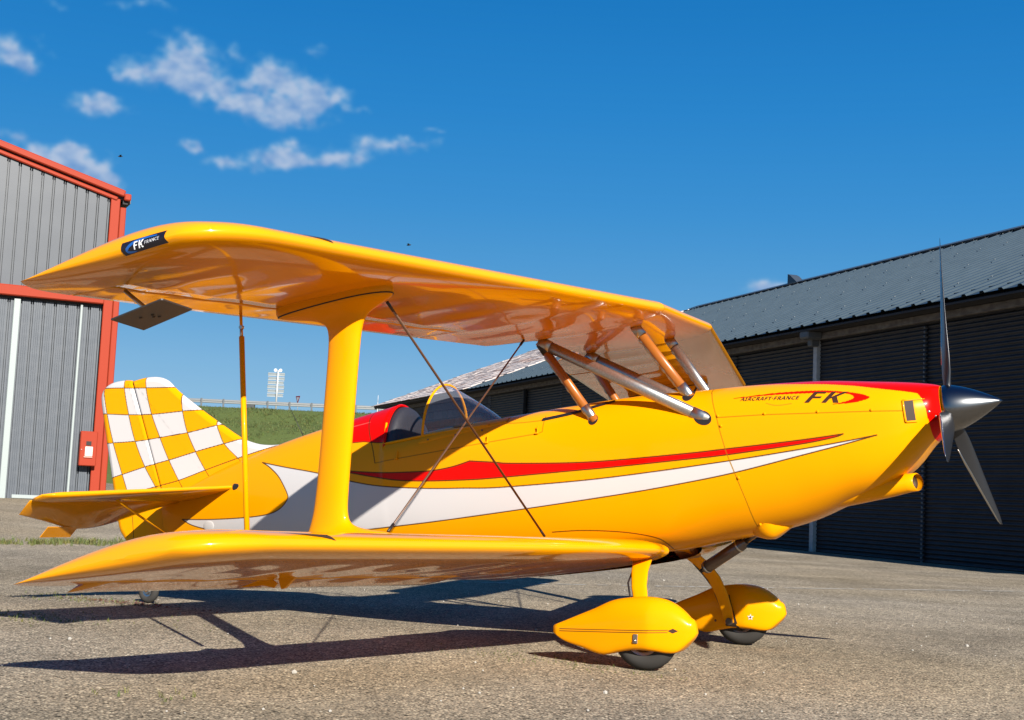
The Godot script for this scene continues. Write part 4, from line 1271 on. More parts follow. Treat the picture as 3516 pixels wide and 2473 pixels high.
	for sd in [1.0, -1.0]:                              # raised sill the screen is screwed to
		var sr := []
		for i in 25:
			var e := lerpf(-1.395, -0.84, i / 24.0)
			var y1 := 1.402 + 0.010 * i / 24.0; var y0 := 1.345 + 0.038 * i / 24.0
			var row := PackedVector3Array()
			for q in [[y0, 0.0], [y0 + 0.002, 0.004], [(y0 + y1) * 0.5, 0.005], [y1, 0.004], [minf(y1 + 0.012, fus(e, 1) - 0.004), 0.004]]: row.append(on_side(e, q[0], q[1], sd))
			sr.append(row)
		var sm := MB.new(); sm.loft(sr, false, false, null, 0, null, false); part("windscreen_sill", sm, my, body)
		for e in [-1.33, -1.15, -0.98]:
			var sc := MB.new(); sc.lathe(on_side(e, 1.36, 0.003, sd), Vector3(0, 0.2, sd).normalized(), [[0, 0.006], [0.003, 0.005], [0.004, 0.0]], 8); part("screw", sc, brown, body)
		# hinge strap of the front hatch
		var st2 := []
		for q in Array(spline(v2([-0.612, 1.364, -0.428, 1.374, -0.329, 1.389, -0.20, 1.408]))):
			var w0 := 0.009
			st2.append(PackedVector3Array([on_side(q.x, q.y - w0, 0.003, sd), on_side(q.x, q.y, 0.008, sd), on_side(q.x, minf(q.y + w0, fus(q.x, 1) - 0.003), 0.003, sd)]))
		var stm := MB.new(); stm.loft(st2, false, false, null, 0, null, false); part("hatch_seal", stm, black, body)
		for q in [[-1.545, 1.282], [-0.944, 1.282], [-0.634, 1.287]]:
			var lm := MB.new()
			var c0: Vector3 = on_side(q[0], q[1], 0.006, sd)
			lm.box(c0, Vector3(0.022, 0.010, 0.014), Basis(), 0.003); lm.box(c0 + Vector3(0.008, 0.022, -0.001 * sd), Vector3(0.006, 0.042, 0.008), Basis(Vector3(0, 0, 1), -0.25), 0.002)
			part("latch", lm, my, body)
		for q in [[0.404, 1.218], [0.418, 1.163], [0.470, 0.887], [0.511, 0.645], [0.650, 1.190], [0.918, 1.158], [1.177, 1.127]]:
			var lm := MB.new(); lm.box(on_side(q[0], q[1], 0.003, sd), Vector3(0.012, 0.014, 0.010), Basis(), 0.003)
			part("cowl_fastener", lm, my, body)
		# cooling inlet with its scooped ramp
		var ir := []
		for e in [[1.330, 0.0025], [1.372, 0.0025]]:
			var row := PackedVector3Array()
			for k in 7: row.append(on_side(e[0], 1.049 + 0.100 * k / 6.0, e[1], sd))
			ir.append(row)
		var im := MB.new(); im.loft(ir, false, false, null, 0, null, false); part("cooling_inlet", im, mat(lin(0.0252, 0.01008, 0.00336), 0.7), body)
		var fr := MB.new()
		for e in [[1.326, 1.045, 1.326, 1.153], [1.326, 1.153, 1.425, 1.150], [1.326, 1.045, 1.375, 1.043]]:
			var pts := []
			for k in 7: pts.append(on_side(lerpf(e[0], e[2], k / 6.0), lerpf(e[1], e[3], k / 6.0), 0.002, sd))
			var rr := []
			for k in 7: rr.append(0.0055 * (1.0 - 0.75 * k / 6.0 if e[2] > 1.4 else 1.0))
			fr.tube(pts, rr, 8)
		part("inlet_lip", fr, my, body)
		for q in [[1.436, 1.085, 0.008], [1.46, 1.06, 0.006]]:
			var sc := MB.new(); sc.lathe(on_side(q[0], q[1], 0.0, sd), Vector3(0.4, 0.1, sd).normalized(), [[0, q[2]], [0.004, q[2] * 0.8], [0.006, 0.0]], 10); part("screw", sc, steel, body)
	# chin scoop and outlet lip
	var cr := []
	for q in [[1.318, 0.757, 0.040, 0.042, 0.0], [1.312, 0.757, 0.046, 0.048, 0.0], [1.28, 0.757, 0.047, 0.050, 0.0], [1.18, 0.762, 0.064, 0.075, 0.0], [1.05, 0.762, 0.074, 0.10, 0.0], [0.92, 0.745, 0.066, 0.11, 0.0], [0.80, 0.72, 0.05, 0.12, 0.0]]:
		var row := PackedVector3Array()
		for k in 24: row.append(Vector3(q[0] - 0.012 - (0.45 * cos(TAU * k / 24) * q[3] if q[0] > 1.27 else 0.0), q[1] + sin(TAU * k / 24) * q[2], 0.05 + cos(TAU * k / 24) * q[3]))
		cr.append(row)
	var cs := MB.new(); cs.loft(cr, true); part("chin_scoop", cs, my, body)
	var ch := MB.new(); ch.lathe(Vector3(1.273, 0.757, 0.044), Vector3(1, 0, 0.42).normalized(), [[0.0, 0.0], [0.0, 0.035], [0.012, 0.037]], 24); part("scoop_mouth", ch, mat(lin(0.0504, 0.021, 0.00336), 0.7), body)
	var er := []
	for q in [[0.446, 0.604, 0.10], [0.45, 0.585, 0.125], [0.50, 0.566, 0.14], [0.535, 0.562, 0.14], [0.56, 0.570, 0.13], [0.59, 0.586, 0.11], [0.63, 0.608, 0.08], [0.66, 0.622, 0.03]]:
		var row := PackedVector3Array()
		for k in 17:
			var s := -1.0 + 2.0 * k / 16.0
			row.append(Vector3(q[0], q[1] + 0.10 * pow(absf(s), 3.2), 0.06 + s * q[2]))
		er.append(row)
	var em := MB.new(); em.loft(er, false, false, null, 0, null, false); part("cowl_outlet", em, my, body)
	# small rudder cable blister
	for sd in [1.0, -1.0]:
		var blr := MB.new()
		var rows := []
		for i in 9:
			var row := PackedVector3Array()
			for k in 13: row.append(on_side(-3.10 + 0.05 * cos(PI * i / 8.0), 1.085 + 0.034 * sin(PI * i / 8.0) * cos(PI * k / 12.0), 0.004 * sin(PI * i / 8.0) * sin(PI * k / 12.0), sd))
			rows.append(row)
		blr.loft(rows, false, false, null, 0, null, false)
		part("cable_blister", blr, mw, body)
	# lettering
	var side := func(o: Vector2, dir: Vector2) -> Callable:
		var up := Vector2(-dir.y, dir.x)
		return func(p: Vector2, lift: float) -> Vector3:
			var q := o + dir * p.x + up * p.y
			return on_side(q.x, q.y, lift)
	var dirf := Vector2(0.985, -0.16).normalized()
	part("lettering", lettering("FK", 0.058, side.call(Vector2(0.855, 1.2155), dirf), 0.0022, 0.75, 1.95, true), text, body)
	part("lettering", lettering("AIRCRAFT·FRANCE", 0.0185, side.call(Vector2(0.523, 1.2795), Vector2(0.99, -0.135).normalized()), 0.0022, 0.30, 1.36, true), text, body)

	# ---- propeller
	var hub := Vector3(1.575, 1.101, 0)
	var hub_b := Vector3(1.503, 1.101, 0)
	var spin := mat(lin(0.19, 0.19, 0.195), 0.22, 1.0)
	var sp := MB.new()
	var sprof := [[-0.085, 0.0], [-0.085, 0.118], [-0.07, 0.1215]]
	for k in 17:
		var s := k / 16.0
		sprof.append([-0.07 + 0.262 * s, 0.1215 * pow(maxf(0.0, 1.0 - pow(s, 1.45)), 0.97)])
	sp.lathe(hub, Vector3(1, 0, 0), sprof, 40)
	part("spinner", sp, spin, root)
	var blm := mat(lin(0.05, 0.05, 0.054), 0.33, 0.75)
	for an in [-10.0, 110.0, 230.0]:
		var ra := deg_to_rad(an)
		var out := Vector3(0, cos(ra), sin(ra)); var tan_ := Vector3(0, -sin(ra), cos(ra))
		var prow := []
		for q in [[0.06, 0.045, 0.040, 50.0], [0.105, 0.045, 0.040, 48.0], [0.13, 0.055, 0.032, 44.0], [0.18, 0.085, 0.026, 38.0], [0.26, 0.104, 0.021, 31.0], [0.36, 0.105, 0.017, 25.0], [0.48, 0.096, 0.013, 20.0], [0.62, 0.080, 0.010, 16.0], [0.74, 0.064, 0.007, 13.0], [0.82, 0.046, 0.005, 12.0], [0.86, 0.028, 0.004, 11.0], [0.885, 0.008, 0.002, 11.0]]:
			var pa := deg_to_rad(q[3])
			var cd := tan_ * cos(pa) + Vector3(1, 0, 0) * sin(pa)
			var td := cd.cross(out)
			var row := PackedVector3Array()
			for k in 20:
				var c := cos(TAU * k / 20); var s := sin(TAU * k / 20)
				row.append(hub_b + Vector3(0.078 * q[0] / 0.88, 0, 0) + out * q[0] * 1.04 + cd * (c * q[1] * 0.5 - q[1] * 0.06) + td * (s * q[2] * 0.5 * (0.75 + 0.35 * c)))
			prow.append(row)
		var pm := MB.new(); pm.loft(prow, true, true)
		var bl := part("propeller_blade", pm, blm, root)
		var ler := []
		for q in [[0.24, 0.104], [0.34, 0.105], [0.42, 0.100], [0.52, 0.092], [0.62, 0.080], [0.74, 0.064], [0.82, 0.050], [0.862, 0.032]]:
			var pa := deg_to_rad(lerpf(22.0, 11.0, (q[0] - 0.42) / 0.44) if q[0] > 0.41 else lerpf(31.0, 22.0, (q[0] - 0.26) / 0.16))
			var cd := tan_ * cos(pa) + Vector3(1, 0, 0) * sin(pa)
			ler.append(hub_b + Vector3(0.078 * q[0] / 0.88, 0, 0) + out * q[0] * 1.04 - cd * (q[1] * 0.555))
		var lem := MB.new(); lem.tube(ler, [0.003, 0.0055, 0.006, 0.0058, 0.005, 0.0042, 0.0032, 0.0015], 8); part("metal_edge", lem, steel, bl)
		var cu := MB.new(); cu.lathe(hub_b + out * 0.055, out, [[0.0, 0.034], [0.055, 0.032], [0.062, 0.026], [0.064, 0.0]], 18); part("root_cuff", cu, mat(lin(0.252, 0.2436, 0.2352), 0.3, 0.8), bl)

	# ---- wings
	var mwing: StandardMaterial3D = gloss.call(mat(yel), 0.2); mwing.clearcoat = 0.7; mwing.metallic_specular = 0.22; mwing.clearcoat_roughness = 0.03
	for sd in [1.0, -1.0]:
		build_wing(root, true, sd, mwing)
	for sd in [1.0, -1.0]:
		build_wing(root, false, sd, mwing)
	var us := us_list(22)
	var crows := wing_rows(true, 0.0, 0.397, us, 1.0)
	var crow2 := wing_rows(true, 0.0, 0.397, us, -1.0)
	crow2.reverse(); crow2.pop_back()
	var cm := MB.new(); cm.loft(crow2 + crows, true); part("centre_section", cm, mwing, root)
	# sticker on the upper wing tip
	var tipf := func(p: Vector2, lift: float) -> Vector3:       # p in metres along the sticker (towards the nose) and up
		var xx := -0.846 + p.x
		var yy := 1.8065 + p.y + 0.006 * (p.x / 0.2)
		# the cap's z where its upper skin has this height
		var z0 := 3.0; var z1 := 3.3199
		var u := 0.0
		for it in 26:
			var zm := (z0 + z1) * 0.5
			var le := wing_pt(true, zm, -0.00001).x; var te := wing_pt(true, zm, -1.0).x
			u = clampf((le - xx) / (le - te), 0.001, 0.999)
			var y_lo := wing_pt(true, zm, u).y; var y_hi := wing_pt(true, zm, -u).y
			if y_lo < yy and y_hi > yy: z0 = zm
			else: z1 = zm
		return Vector3(xx, yy, (z0 + z1) * 0.5 + lift)
	var stk := MB.new()
	var srow := []
	for j in 7:
		var row := PackedVector3Array()
		for i in 17:
			var bow := 0.006 * sin(PI * j / 6.0)
			row.append(tipf.call(Vector2(lerpf(0.0, 0.205, i / 16.0) - bow * (1.0 if i < 2 else (0.9 if i > 14 else 0.0)), 0.046 * j / 6.0), 0.0015))
		srow.append(row)
	stk.loft(srow, false, false, null, 0, null, false)
	var st_ := part("sticker", stk, mat(lin(0.01008, 0.0084, 0.01344), 0.3), root)
	part("lettering", lettering("FK", 0.028, func(p: Vector2, l: float) -> Vector3: return tipf.call(p + Vector2(0.052, 0.0085), l), 0.0028, 0.22, 1.10, true), mat(lin(0.714, 0.714, 0.7224), 0.4), st_)
	part("lettering", lettering("FRANCE", 0.0115, func(p: Vector2, l: float) -> Vector3: return tipf.call(p + Vector2(0.106, 0.0165 + 0.02 * p.x), l), 0.0028, 0.22, 1.25), mat(lin(0.63, 0.63, 0.6552), 0.4), st_)
	var arc := MB.new()
	var arr := []
	for k in 21:
		var s := k / 20.0
		var pp := v2([0.062, 0.003, 0.03, 0.0055, 0.018, 0.012, 0.030, 0.024, 0.060, 0.036, 0.11, 0.040, 0.165, 0.0375])
		var sp2 := spline(pp, 4)
		var c: Vector2 = sp2[int(s * (sp2.size() - 1))]
		var wd := 0.0052 * pow(sin(PI * clampf(0.10 + 0.9 * (1.0 - s), 0.0, 1.0)), 0.8) + 0.0004
		var nx: Vector2 = sp2[min(int(s * (sp2.size() - 1)) + 1, sp2.size() - 1)] - sp2[max(int(s * (sp2.size() - 1)) - 1, 0)]
		nx = Vector2(-nx.y, nx.x).normalized()
		arr.append(PackedVector3Array([tipf.call(c + nx * wd, 0.0023), tipf.call(c - nx * wd, 0.0023)]))
	arc.loft(arr, false, false, null, 0, null, false); part("blue_arc", arc, mat(lin(0.01008, 0.084, 0.3192), 0.4), st_)

	# ---- struts and wires, both sides
	for sd in [1.0, -1.0]:
		# big interplane strut with flared feet
		var rows := []
		var ys := []
		var y := 0.655
		while y < 1.812:
			ys.append(y)
			var e: float = min(y - 0.655, 1.812 - y)
			y += 0.006 if e < 0.18 else (0.02 if e < 0.26 else 0.05)
		ys.append(1.812)
		for yy in ys: rows.append(strut_row(yy, sd, 0.0))
		var im := MB.new(); im.loft(rows, true, true)
		var ist := part("interplane_strut", im, my, root)
		for q in [1.757, 0.716]:       # dark joint lines where the fairings meet the wings
			var gp := Array(strut_row(q, sd, 0.0)); gp.append(gp[0])
			var gm := MB.new(); gm.tube(gp, 0.0032, 6, false); part("fairing_joint", gm, black, ist)
		for q in [[-0.62, 0.735], [-0.60, 0.737], [-0.585, 0.735], [-0.64, 0.732]]:
			var hm2 := MB.new(); hm2.lathe(Vector3(q[0], q[1], (2.15 + 0.073) * sd), Vector3(0, 0.3, sd).normalized(), [[0.0, 0.006], [0.004, 0.005], [0.005, 0.0]], 8); part("screw", hm2, brown, ist)
		# aileron push rod
		var rod := MB.new(); rod.tube([Vector3(-1.232, 0.70, 2.2 * sd), Vector3(-1.17, 1.70, 2.2 * sd)], 0.0125, 12); rod.tube([Vector3(-1.17, 1.70, 2.2 * sd), Vector3(-1.164, 1.82, 2.2 * sd)], 0.007, 8)
		var rp := part("aileron_rod", rod, my, root)
		var re := MB.new(); re.lathe(Vector3(-1.167, 1.742, 2.2 * sd), Vector3(0, 0, 1), [[-0.009, 0.0], [-0.009, 0.009], [0.009, 0.009], [0.009, 0.0]], 12, -1); re.tube([Vector3(-1.172, 1.69, 2.2 * sd), Vector3(-1.168, 1.742, 2.2 * sd)], 0.0075, 8)
		part("rod_end", re, steel, rp)
		# spade plate hung under the upper aileron
		var spd := MB.new()
		spd.plate(PackedVector2Array([Vector2(-1.127, 3.09), Vector2(-0.795, 3.185), Vector2(-0.79, 3.178), Vector2(-0.828, 2.965), Vector2(-1.177, 2.845)]) , Transform3D(Basis(Vector3(1, 0, 0), Vector3(0, 0, sd), Vector3(0, -sd, 0)), Vector3(0, 1.652, 0)), 0.006)
		var spp := part("aileron_spade", spd, mat(lin(0.0462, 0.042, 0.04032), 0.45, 0.3), root)
		for q in [Vector2(-0.99, 3.0), Vector2(-0.97, 3.03), Vector2(-0.975, 2.985), Vector2(-1.03, 3.03)]:
			var bo := MB.new(); bo.lathe(Vector3(q.x, 1.646, q.y * sd), Vector3(0, -1, 0), [[0, 0.007], [0.004, 0.006], [0.005, 0]], 8); part("bolt", bo, black, spp)
		var arm := MB.new(); arm.tube([Vector3(-0.98, 1.655, 3.0 * sd), Vector3(-1.05, 1.70, 2.98 * sd), Vector3(-1.16, 1.79, 2.96 * sd)], 0.009, 8); part("spade_arm", arm, steel, spp)
		# flying and landing wires with their spreader
		for q in [[Vector3(-0.462, 1.735, 2.09), Vector3(-0.612, 0.720, 0.42)], [Vector3(-0.587, 1.790, 0.45), Vector3(-0.563, 0.745, 2.10)]]:
			for off in [0.0]:
				var a: Vector3 = q[0]; var b: Vector3 = q[1]
				if off > 0.0 and a.z > 1.0: continue
				var wm := bar(Vector3(a.x - off, a.y, a.z * sd), Vector3(b.x - off, b.y, b.z * sd), 0.014 if a.z > 1.0 else 0.011, 0.007, Vector3.RIGHT, 10)
				var wi := part("bracing_wire", wm, brown, root)
				var dirw := (b - a).normalized()
				for e in [a + dirw * 0.03, b - dirw * 0.03]:
					var fo := MB.new(); fo.tube([Vector3(e.x - off, e.y, e.z * sd) - dirw * Vector3(1, 1, sd) * 0.03, Vector3(e.x - off, e.y, e.z * sd) + dirw * Vector3(1, 1, sd) * 0.03], 0.007, 8); part("fork_end", fo, black, wi)
		var jv := MB.new(); jv.lathe(Vector3(-0.655, 1.268, 1.247 * sd), Vector3(1, 0, 0), [[0.0, 0.003], [0.012, 0.009], [0.05, 0.010], [0.10, 0.009], [0.112, 0.003]], 12); part("wire_spreader", jv, black, root)
		# cabane struts in polished foil
		var apex := Vector3(-0.548, 1.785, 0.335 * sd)
		for q in [[apex, Vector3(-0.292, 1.305, 0.290 * sd), 0.048, 0.040, Vector2(-0.299, 1.312), 0.028], [apex, Vector3(0.350, 1.206, 0.306 * sd), 0.062, 0.042, Vector2(0.322, 1.222), 0.052], [Vector3(-0.01, 1.79, 0.27 * sd), Vector3(0.243, 1.340, 0.205 * sd), 0.052, 0.036, Vector2(0.228, 1.366), 0.036]]:
			var cs2 := part("cabane_strut", bar(q[0], q[1], q[2], q[3], Vector3(1, 0.4, 0), 18), foilm if q[2] > 0.06 or (sd < 0 and q[3] < 0.04) else copper, root)
			var b: Vector3 = q[1]; var ax: Vector3 = (q[0] - q[1]).normalized()
			var ga := MB.new(); var gr := []
			var pd := Vector2(ax.x, ax.y).normalized(); var pn := Vector2(-pd.y, pd.x)
			var foot: Vector2 = q[4]; var ln: float = q[5]
			for m in 4:
				var row := PackedVector3Array()
				for k in 33:
					var e := pd * cos(TAU * k / 32) * ln + pn * sin(TAU * k / 32) * ((q[2] as float) * 0.5 + 0.005)
					row.append(on_side(foot.x + e.x * m / 3.0, minf(foot.y + e.y * m / 3.0, fus(foot.x, 1) - 0.012), 0.0022, sd))
				gr.append(row)
			ga.loft(gr, false, false, null, 0, null, false); part("rubber_gasket", ga, black, cs2)
			var sl := MB.new(); sl.tube([b + ax * 0.10, b + ax * 0.05, b + ax * 0.01, b - ax * 0.015], [q[2] * 0.54, q[2] * 0.54, q[2] * 0.46, q[2] * 0.30], 18, true, q[3] / q[2], Vector3(1, 0.4, 0)); part("foot_sleeve", sl, alu, cs2)
			var to := bar(q[0] - ax * 0.075, q[0] - ax * 0.012, q[2] * 1.12, q[3] * 1.12, Vector3(1, 0.4, 0), 18); part("top_sleeve", to, black if q[2] < 0.05 else alu, cs2)
			if q[2] < 0.06:                                  # loose silver foil along the trailing side
				var fo2 := MB.new(); var fp := []; var fr := []
				var aft := (Vector3(-1, -0.4, 0) - ax * Vector3(-1, -0.4, 0).dot(ax)).normalized()
				for k in 24:
					var t := k / 23.0
					fp.append((q[0] as Vector3).lerp(q[1], lerpf(0.16, 0.97, t)) + aft * (q[2] as float) * (0.36 + 0.05 * sin(k * 2.3)))
					fr.append((q[2] as float) * (0.24 + 0.03 * sin(k * 1.7)))
				fo2.tube(fp, fr, 10, true, 0.9, Vector3(1, 0.4, 0)); part("foil_strip", fo2, foilm, cs2)

	# ---- tail
	var uvf := func(p: Vector3) -> Vector2: return Vector2((p.x + 4.1) * 420.0 / 640.0, (2.25 - p.y) * 420.0 / 640.0)
	var fin := PackedVector2Array(); fin.append_array(spline(v2([-3.721,2.147, -3.599,2.151, -3.495,2.134, -3.422,2.097, -3.371,2.043, -3.308,1.982, -3.157,1.854, -3.039,1.76, -2.863,1.627, -2.752,1.572, -2.66,1.548, -2.56,1.536]), 3))
	fin.append_array(PackedVector2Array([Vector2(-2.56, 1.22), Vector2(-3.0, 1.18), Vector2(-3.49, 1.16)]))
	part("fin", slab(fin, 0.026, 0.035, uvf), mfin, root)
	var rud := PackedVector2Array(); rud.append_array(spline(v2([-3.442,1.052, -3.62,1.028, -3.75,1.024, -3.832,1.036, -3.895,1.118, -3.925,1.182, -3.94,1.32, -3.953,1.454, -3.985,1.76, -4.002,1.941, -4.010,2.078, -3.972,2.139, -3.897,2.166, -3.782,2.163, -3.729,2.150]), 3))
	var ru := part("rudder", slab(rud, 0.021, 0.035, uvf), mfin, root)
	for q in [[-3.51, 1.22]]:
		var hg := MB.new(); hg.box(Vector3(q[0], q[1], 0), Vector3(0.03, 0.02, 0.056), Basis(), 0.004); part("hinge", hg, mw if q[1] > 1.6 else brown, ru)
	for sd in [1.0, -1.0]:
		# stabiliser: rows from root to tip; fore and aft edges given in plan with their heights
		var stab := []; var elev := []
		for i in 13:
			var s := i / 12.0
			var le := Vector3(lerpf(-2.81, -3.40, s), 1.305, lerpf(0.03, 1.20, s))
			var hi := Vector3(lerpf(-3.33, -3.50, s), 1.288, lerpf(0.03, 1.19, s))
			var tz := lerpf(0.05, 1.145, s)
			var tex := [[1.145, -3.655, 1.222], [0.9, -3.66, 1.177], [0.72, -3.665, 1.137], [0.5, -3.665, 1.150], [0.26, -3.65, 1.198], [0.05, -3.55, 1.266]]
			var te := Vector3(table(tex, tz, 1), table(tex, tz, 2), tz)
			var row := PackedVector3Array(); var er2 := PackedVector3Array()
			var tip: float = 1.0 if i < 12 else 0.35
			for k in 16:
				var c := cos(TAU * k / 16); var sn := sin(TAU * k / 16)
				var f: float = 0.5 + 0.5 * c
				var pt := hi.lerp(le, f)
				var half: float = (0.021 * tip) * signf(sn) * pow(absf(sn), 0.7 if c > 0 else 0.25)
				row.append(Vector3(pt.x, pt.y + half, pt.z * sd))
				var pe := te.lerp(hi + Vector3(-0.012, 0, 0), f)
				er2.append(Vector3(pe.x, pe.y + (0.019 * tip) * signf(sn) * pow(absf(sn), 0.7) * lerpf(0.18, 1.0, f), pe.z * sd))
			stab.append(row); elev.append(er2)
		var sm2 := MB.new(); sm2.loft(stab, true, true); var stp := part("tailplane", sm2, mwing, root)
		var em2 := MB.new(); em2.loft(elev, true, true); part("elevator", em2, mwing, stp)
		var tab := MB.new(); tab.box(Vector3(-3.685, 1.122, 0.80 * sd), Vector3(0.09, 0.004, 0.25), Basis(Vector3(0, 0, 1), 0.65), 0.001); part("trim_tab", tab, mwing, stp)
		part("tail_strut", bar(Vector3(-3.455, 1.045, 0.035 * sd), Vector3(-3.325, 1.285, 0.70 * sd), 0.022, 0.011, Vector3.RIGHT, 12), my, root)
		var slot := MB.new(); slot.box(Vector3(-2.83, 1.297, 0.122 * sd), Vector3(0.07, 0.05, 0.05), Basis(), 0.012); part("root_seal", slot, black, stp)
		# lower aileron horn and hinge bracket
		var ho := MB.new()
		ho.plate(PackedVector2Array([Vector2(-1.25, 0.645), Vector2(-1.16, 0.640), Vector2(-1.095, 0.585), Vector2(-1.115, 0.568), Vector2(-1.17, 0.585), Vector2(-1.34, 0.590), Vector2(-1.30, 0.615)]), Transform3D(Basis(), Vector3(0, 0, 2.18 * sd)), 0.008)
		part("aileron_bracket", ho, my, root)
		var h2 := MB.new()
		h2.plate(PackedVector2Array([Vector2(-1.08, 0.64), Vector2(-0.93, 0.64), Vector2(-0.965, 0.612), Vector2(-1.045, 0.560), Vector2(-1.06, 0.558)]), Transform3D(Basis(), Vector3(0, 0, 2.19 * sd)), 0.02)
		part("hinge_fairing", h2, my, root)

	# whip aerial on the rear deck
	var wa := MB.new(); wa.tube([Vector3(-2.385, 1.555, 0), Vector3(-2.43, 1.66, 0), Vector3(-2.475, 1.765, 0)], [0.003, 0.002, 0.0012], 6); part("whip_aerial", wa, black, root)

	# ---- main gear, laid out in level axes and turned into the aircraft's
	var top := [[0.273, 0.198], [0.269, 0.226], [0.235, 0.271], [0.176, 0.318], [0.117, 0.344], [0.032, 0.354], [-0.066, 0.345], [-0.166, 0.323], [-0.265, 0.275], [-0.36, 0.232], [-0.434, 0.198], [-0.478, 0.179]]
	var bot := [[0.273, 0.196], [0.266, 0.182], [0.235, 0.145], [0.190, 0.104], [0.139, 0.095], [0.074, 0.100], [-0.024, 0.097], [-0.089, 0.084], [-0.195, 0.059], [-0.31, 0.083], [-0.430, 0.112], [-0.478, 0.140]]
	for sd in [1.0, -1.0]:
		var wz: float = 0.797 * sd
		var rows := []
		for i in 41:
			var s := i / 40.0
			var fx := 0.273 - 0.751 * (1.0 - cos(PI * 0.5 * s)) if s < 0.35 else 0.273 - 0.751 * lerpf(1.0 - cos(PI * 0.5 * 0.35), 1.0, (s - 0.35) / 0.65)
			var yt := table(top, fx, 1); var yb := table(bot, fx, 1)
			var hw: float = 0.105 * pow(clampf((0.276 - fx) / 0.22, 0.0, 1.0), 0.5) if fx > 0.056 else lerpf(0.105, 0.012, pow(clampf((0.056 - fx) / 0.534, 0.0, 1.0), 1.35))
			var row := PackedVector3Array()
			for k in 28:
				var c := cos(TAU * k / 28); var sn := sin(TAU * k / 28)
				var ym := (yt + yb) * 0.5
				var n := 2.0 / (2.3 if sn > 0 else 7.0)
				row.append(w2b(Vector3(fx, ym + (yt - yb) * 0.5 * signf(sn) * pow(absf(sn), n), wz + hw * signf(c) * pow(absf(c), n))))
			rows.append(row)
		var fm := MB.new(); fm.loft(rows, true, true)
		var fa := part("wheel_fairing", fm, my, root)
		var skin := func(px: float, py: float, outw: float, lift: float) -> Vector3:
			var yt := table(top, px, 1); var yb := table(bot, px, 1)
			var hw: float = 0.105 * pow(clampf((0.276 - px) / 0.22, 0.0, 1.0), 0.5) if px > 0.056 else lerpf(0.105, 0.012, pow(clampf((0.056 - px) / 0.534, 0.0, 1.0), 1.35))
			var r := clampf(absf(py - (yt + yb) * 0.5) / ((yt - yb) * 0.5), 0.0, 0.999)
			var ex := 2.3 if py > (yt + yb) * 0.5 else 7.0
			return w2b(Vector3(px, py, wz + outw * (hw * pow(1.0 - pow(r, ex), 1.0 / ex) + lift)))
		# pinstripes with a diamond, outer side
		for off in [0.0, -0.0105]:
			var pr2 := []
			for k in 31:
				var px := lerpf(-0.44, 0.150, k / 30.0)
				var py: float = lerpf(0.1635, 0.2075, k / 30.0) + off
				pr2.append(PackedVector3Array([skin.call(px, py + 0.0014, sd, 0.0012), skin.call(px, py - 0.0014, sd, 0.0012)]))
			var pm2 := MB.new(); pm2.loft(pr2, false, false, null, 0, null, false); part("pinstripe", pm2, mat(lin(0.0504, 0.01848, 0.00504), 0.4), fa)
		var dm := MB.new()
		for q in [[[0.150, 0.205], [0.174, 0.2165], [0.198, 0.206]], [[0.150, 0.205], [0.198, 0.206], [0.174, 0.194]]]:
			for p in q: dm.v.append(skin.call(p[0], p[1], sd, 0.0016)); dm.uv.append(V); dm.g.append(0)
		part("diamond", dm, mat(lin(0.042, 0.01512, 0.0042), 0.4), fa)
		var pl := MB.new()
		var c0: Vector3 = skin.call(-0.004, 0.156, sd, 0.003)
		pl.box(c0, Vector3(0.024, 0.044, 0.005), Basis(Vector3(0, 0, 1), -PITCH), 0.002); var plp := part("jacking_plate", pl, mat(lin(0.336, 0.3024, 0.2688), 0.35, 0.9), fa)
		var pb := MB.new(); pb.lathe(c0 + w2b(Vector3(0.0, -0.009, 0.002 * sd)), Vector3(0, 0, sd), [[0, 0.007], [0.005, 0.006], [0.006, 0]], 12); part("bolt", pb, steel, plp)
		# inner side: star, screw and the slot where the leg passes
		var star := MB.new()
		for k in 10:
			var r0 := 0.019 if k % 2 == 0 else 0.008; var r1 := 0.008 if k % 2 == 0 else 0.019
			for p in [Vector2.ZERO, Vector2(sin(TAU * k / 10), cos(TAU * k / 10)) * r0, Vector2(sin(TAU * (k + 1) / 10), cos(TAU * (k + 1) / 10)) * r1]:
				star.v.append(skin.call(0.090 + p.x, 0.172 + p.y, -sd, 0.0018)); star.uv.append(V); star.g.append(0)
		part("star_badge", star, mw, fa)
		var sbt := MB.new(); sbt.lathe(skin.call(0.090, 0.172, -sd, 0.002), Vector3(0, 0, -sd), [[0, 0.006], [0.003, 0.005], [0.004, 0]], 10); sbt.lathe(skin.call(-0.125, 0.135, -sd, 0.0), Vector3(0, 0, -sd), [[0, 0.007], [0.004, 0.006], [0.005, 0]], 10)
		part("screw", sbt, brown, fa)
		var sl2 := MB.new(); var slr := []
		for k in 9:
			var py := lerpf(0.085, 0.290, k / 8.0); var cx := lerpf(0.012, -0.060, k / 8.0)
			slr.append(PackedVector3Array([skin.call(cx - (0.062 if k < 3 else 0.03), py, -sd, 0.0015), skin.call(cx + 0.017, py, -sd, 0.0015)]))
		sl2.loft(slr, false, false, null, 0, null, false); part("leg_slot", sl2, mat(lin(0.0252, 0.01344, 0.00504), 0.8), fa)
		# leg
		var lp := [Vector3(-0.225, 0.575, 0.24 * sd), Vector3(-0.170, 0.512, 0.40 * sd), Vector3(-0.138, 0.455, 0.52 * sd), Vector3(-0.106, 0.385, 0.605 * sd), Vector3(-0.072, 0.295, 0.652 * sd), Vector3(-0.045, 0.205, 0.670 * sd), Vector3(-0.026, 0.130, 0.672 * sd)]
		var lw := [0.056, 0.050, 0.044, 0.040, 0.037, 0.034, 0.028]
		var lr := []
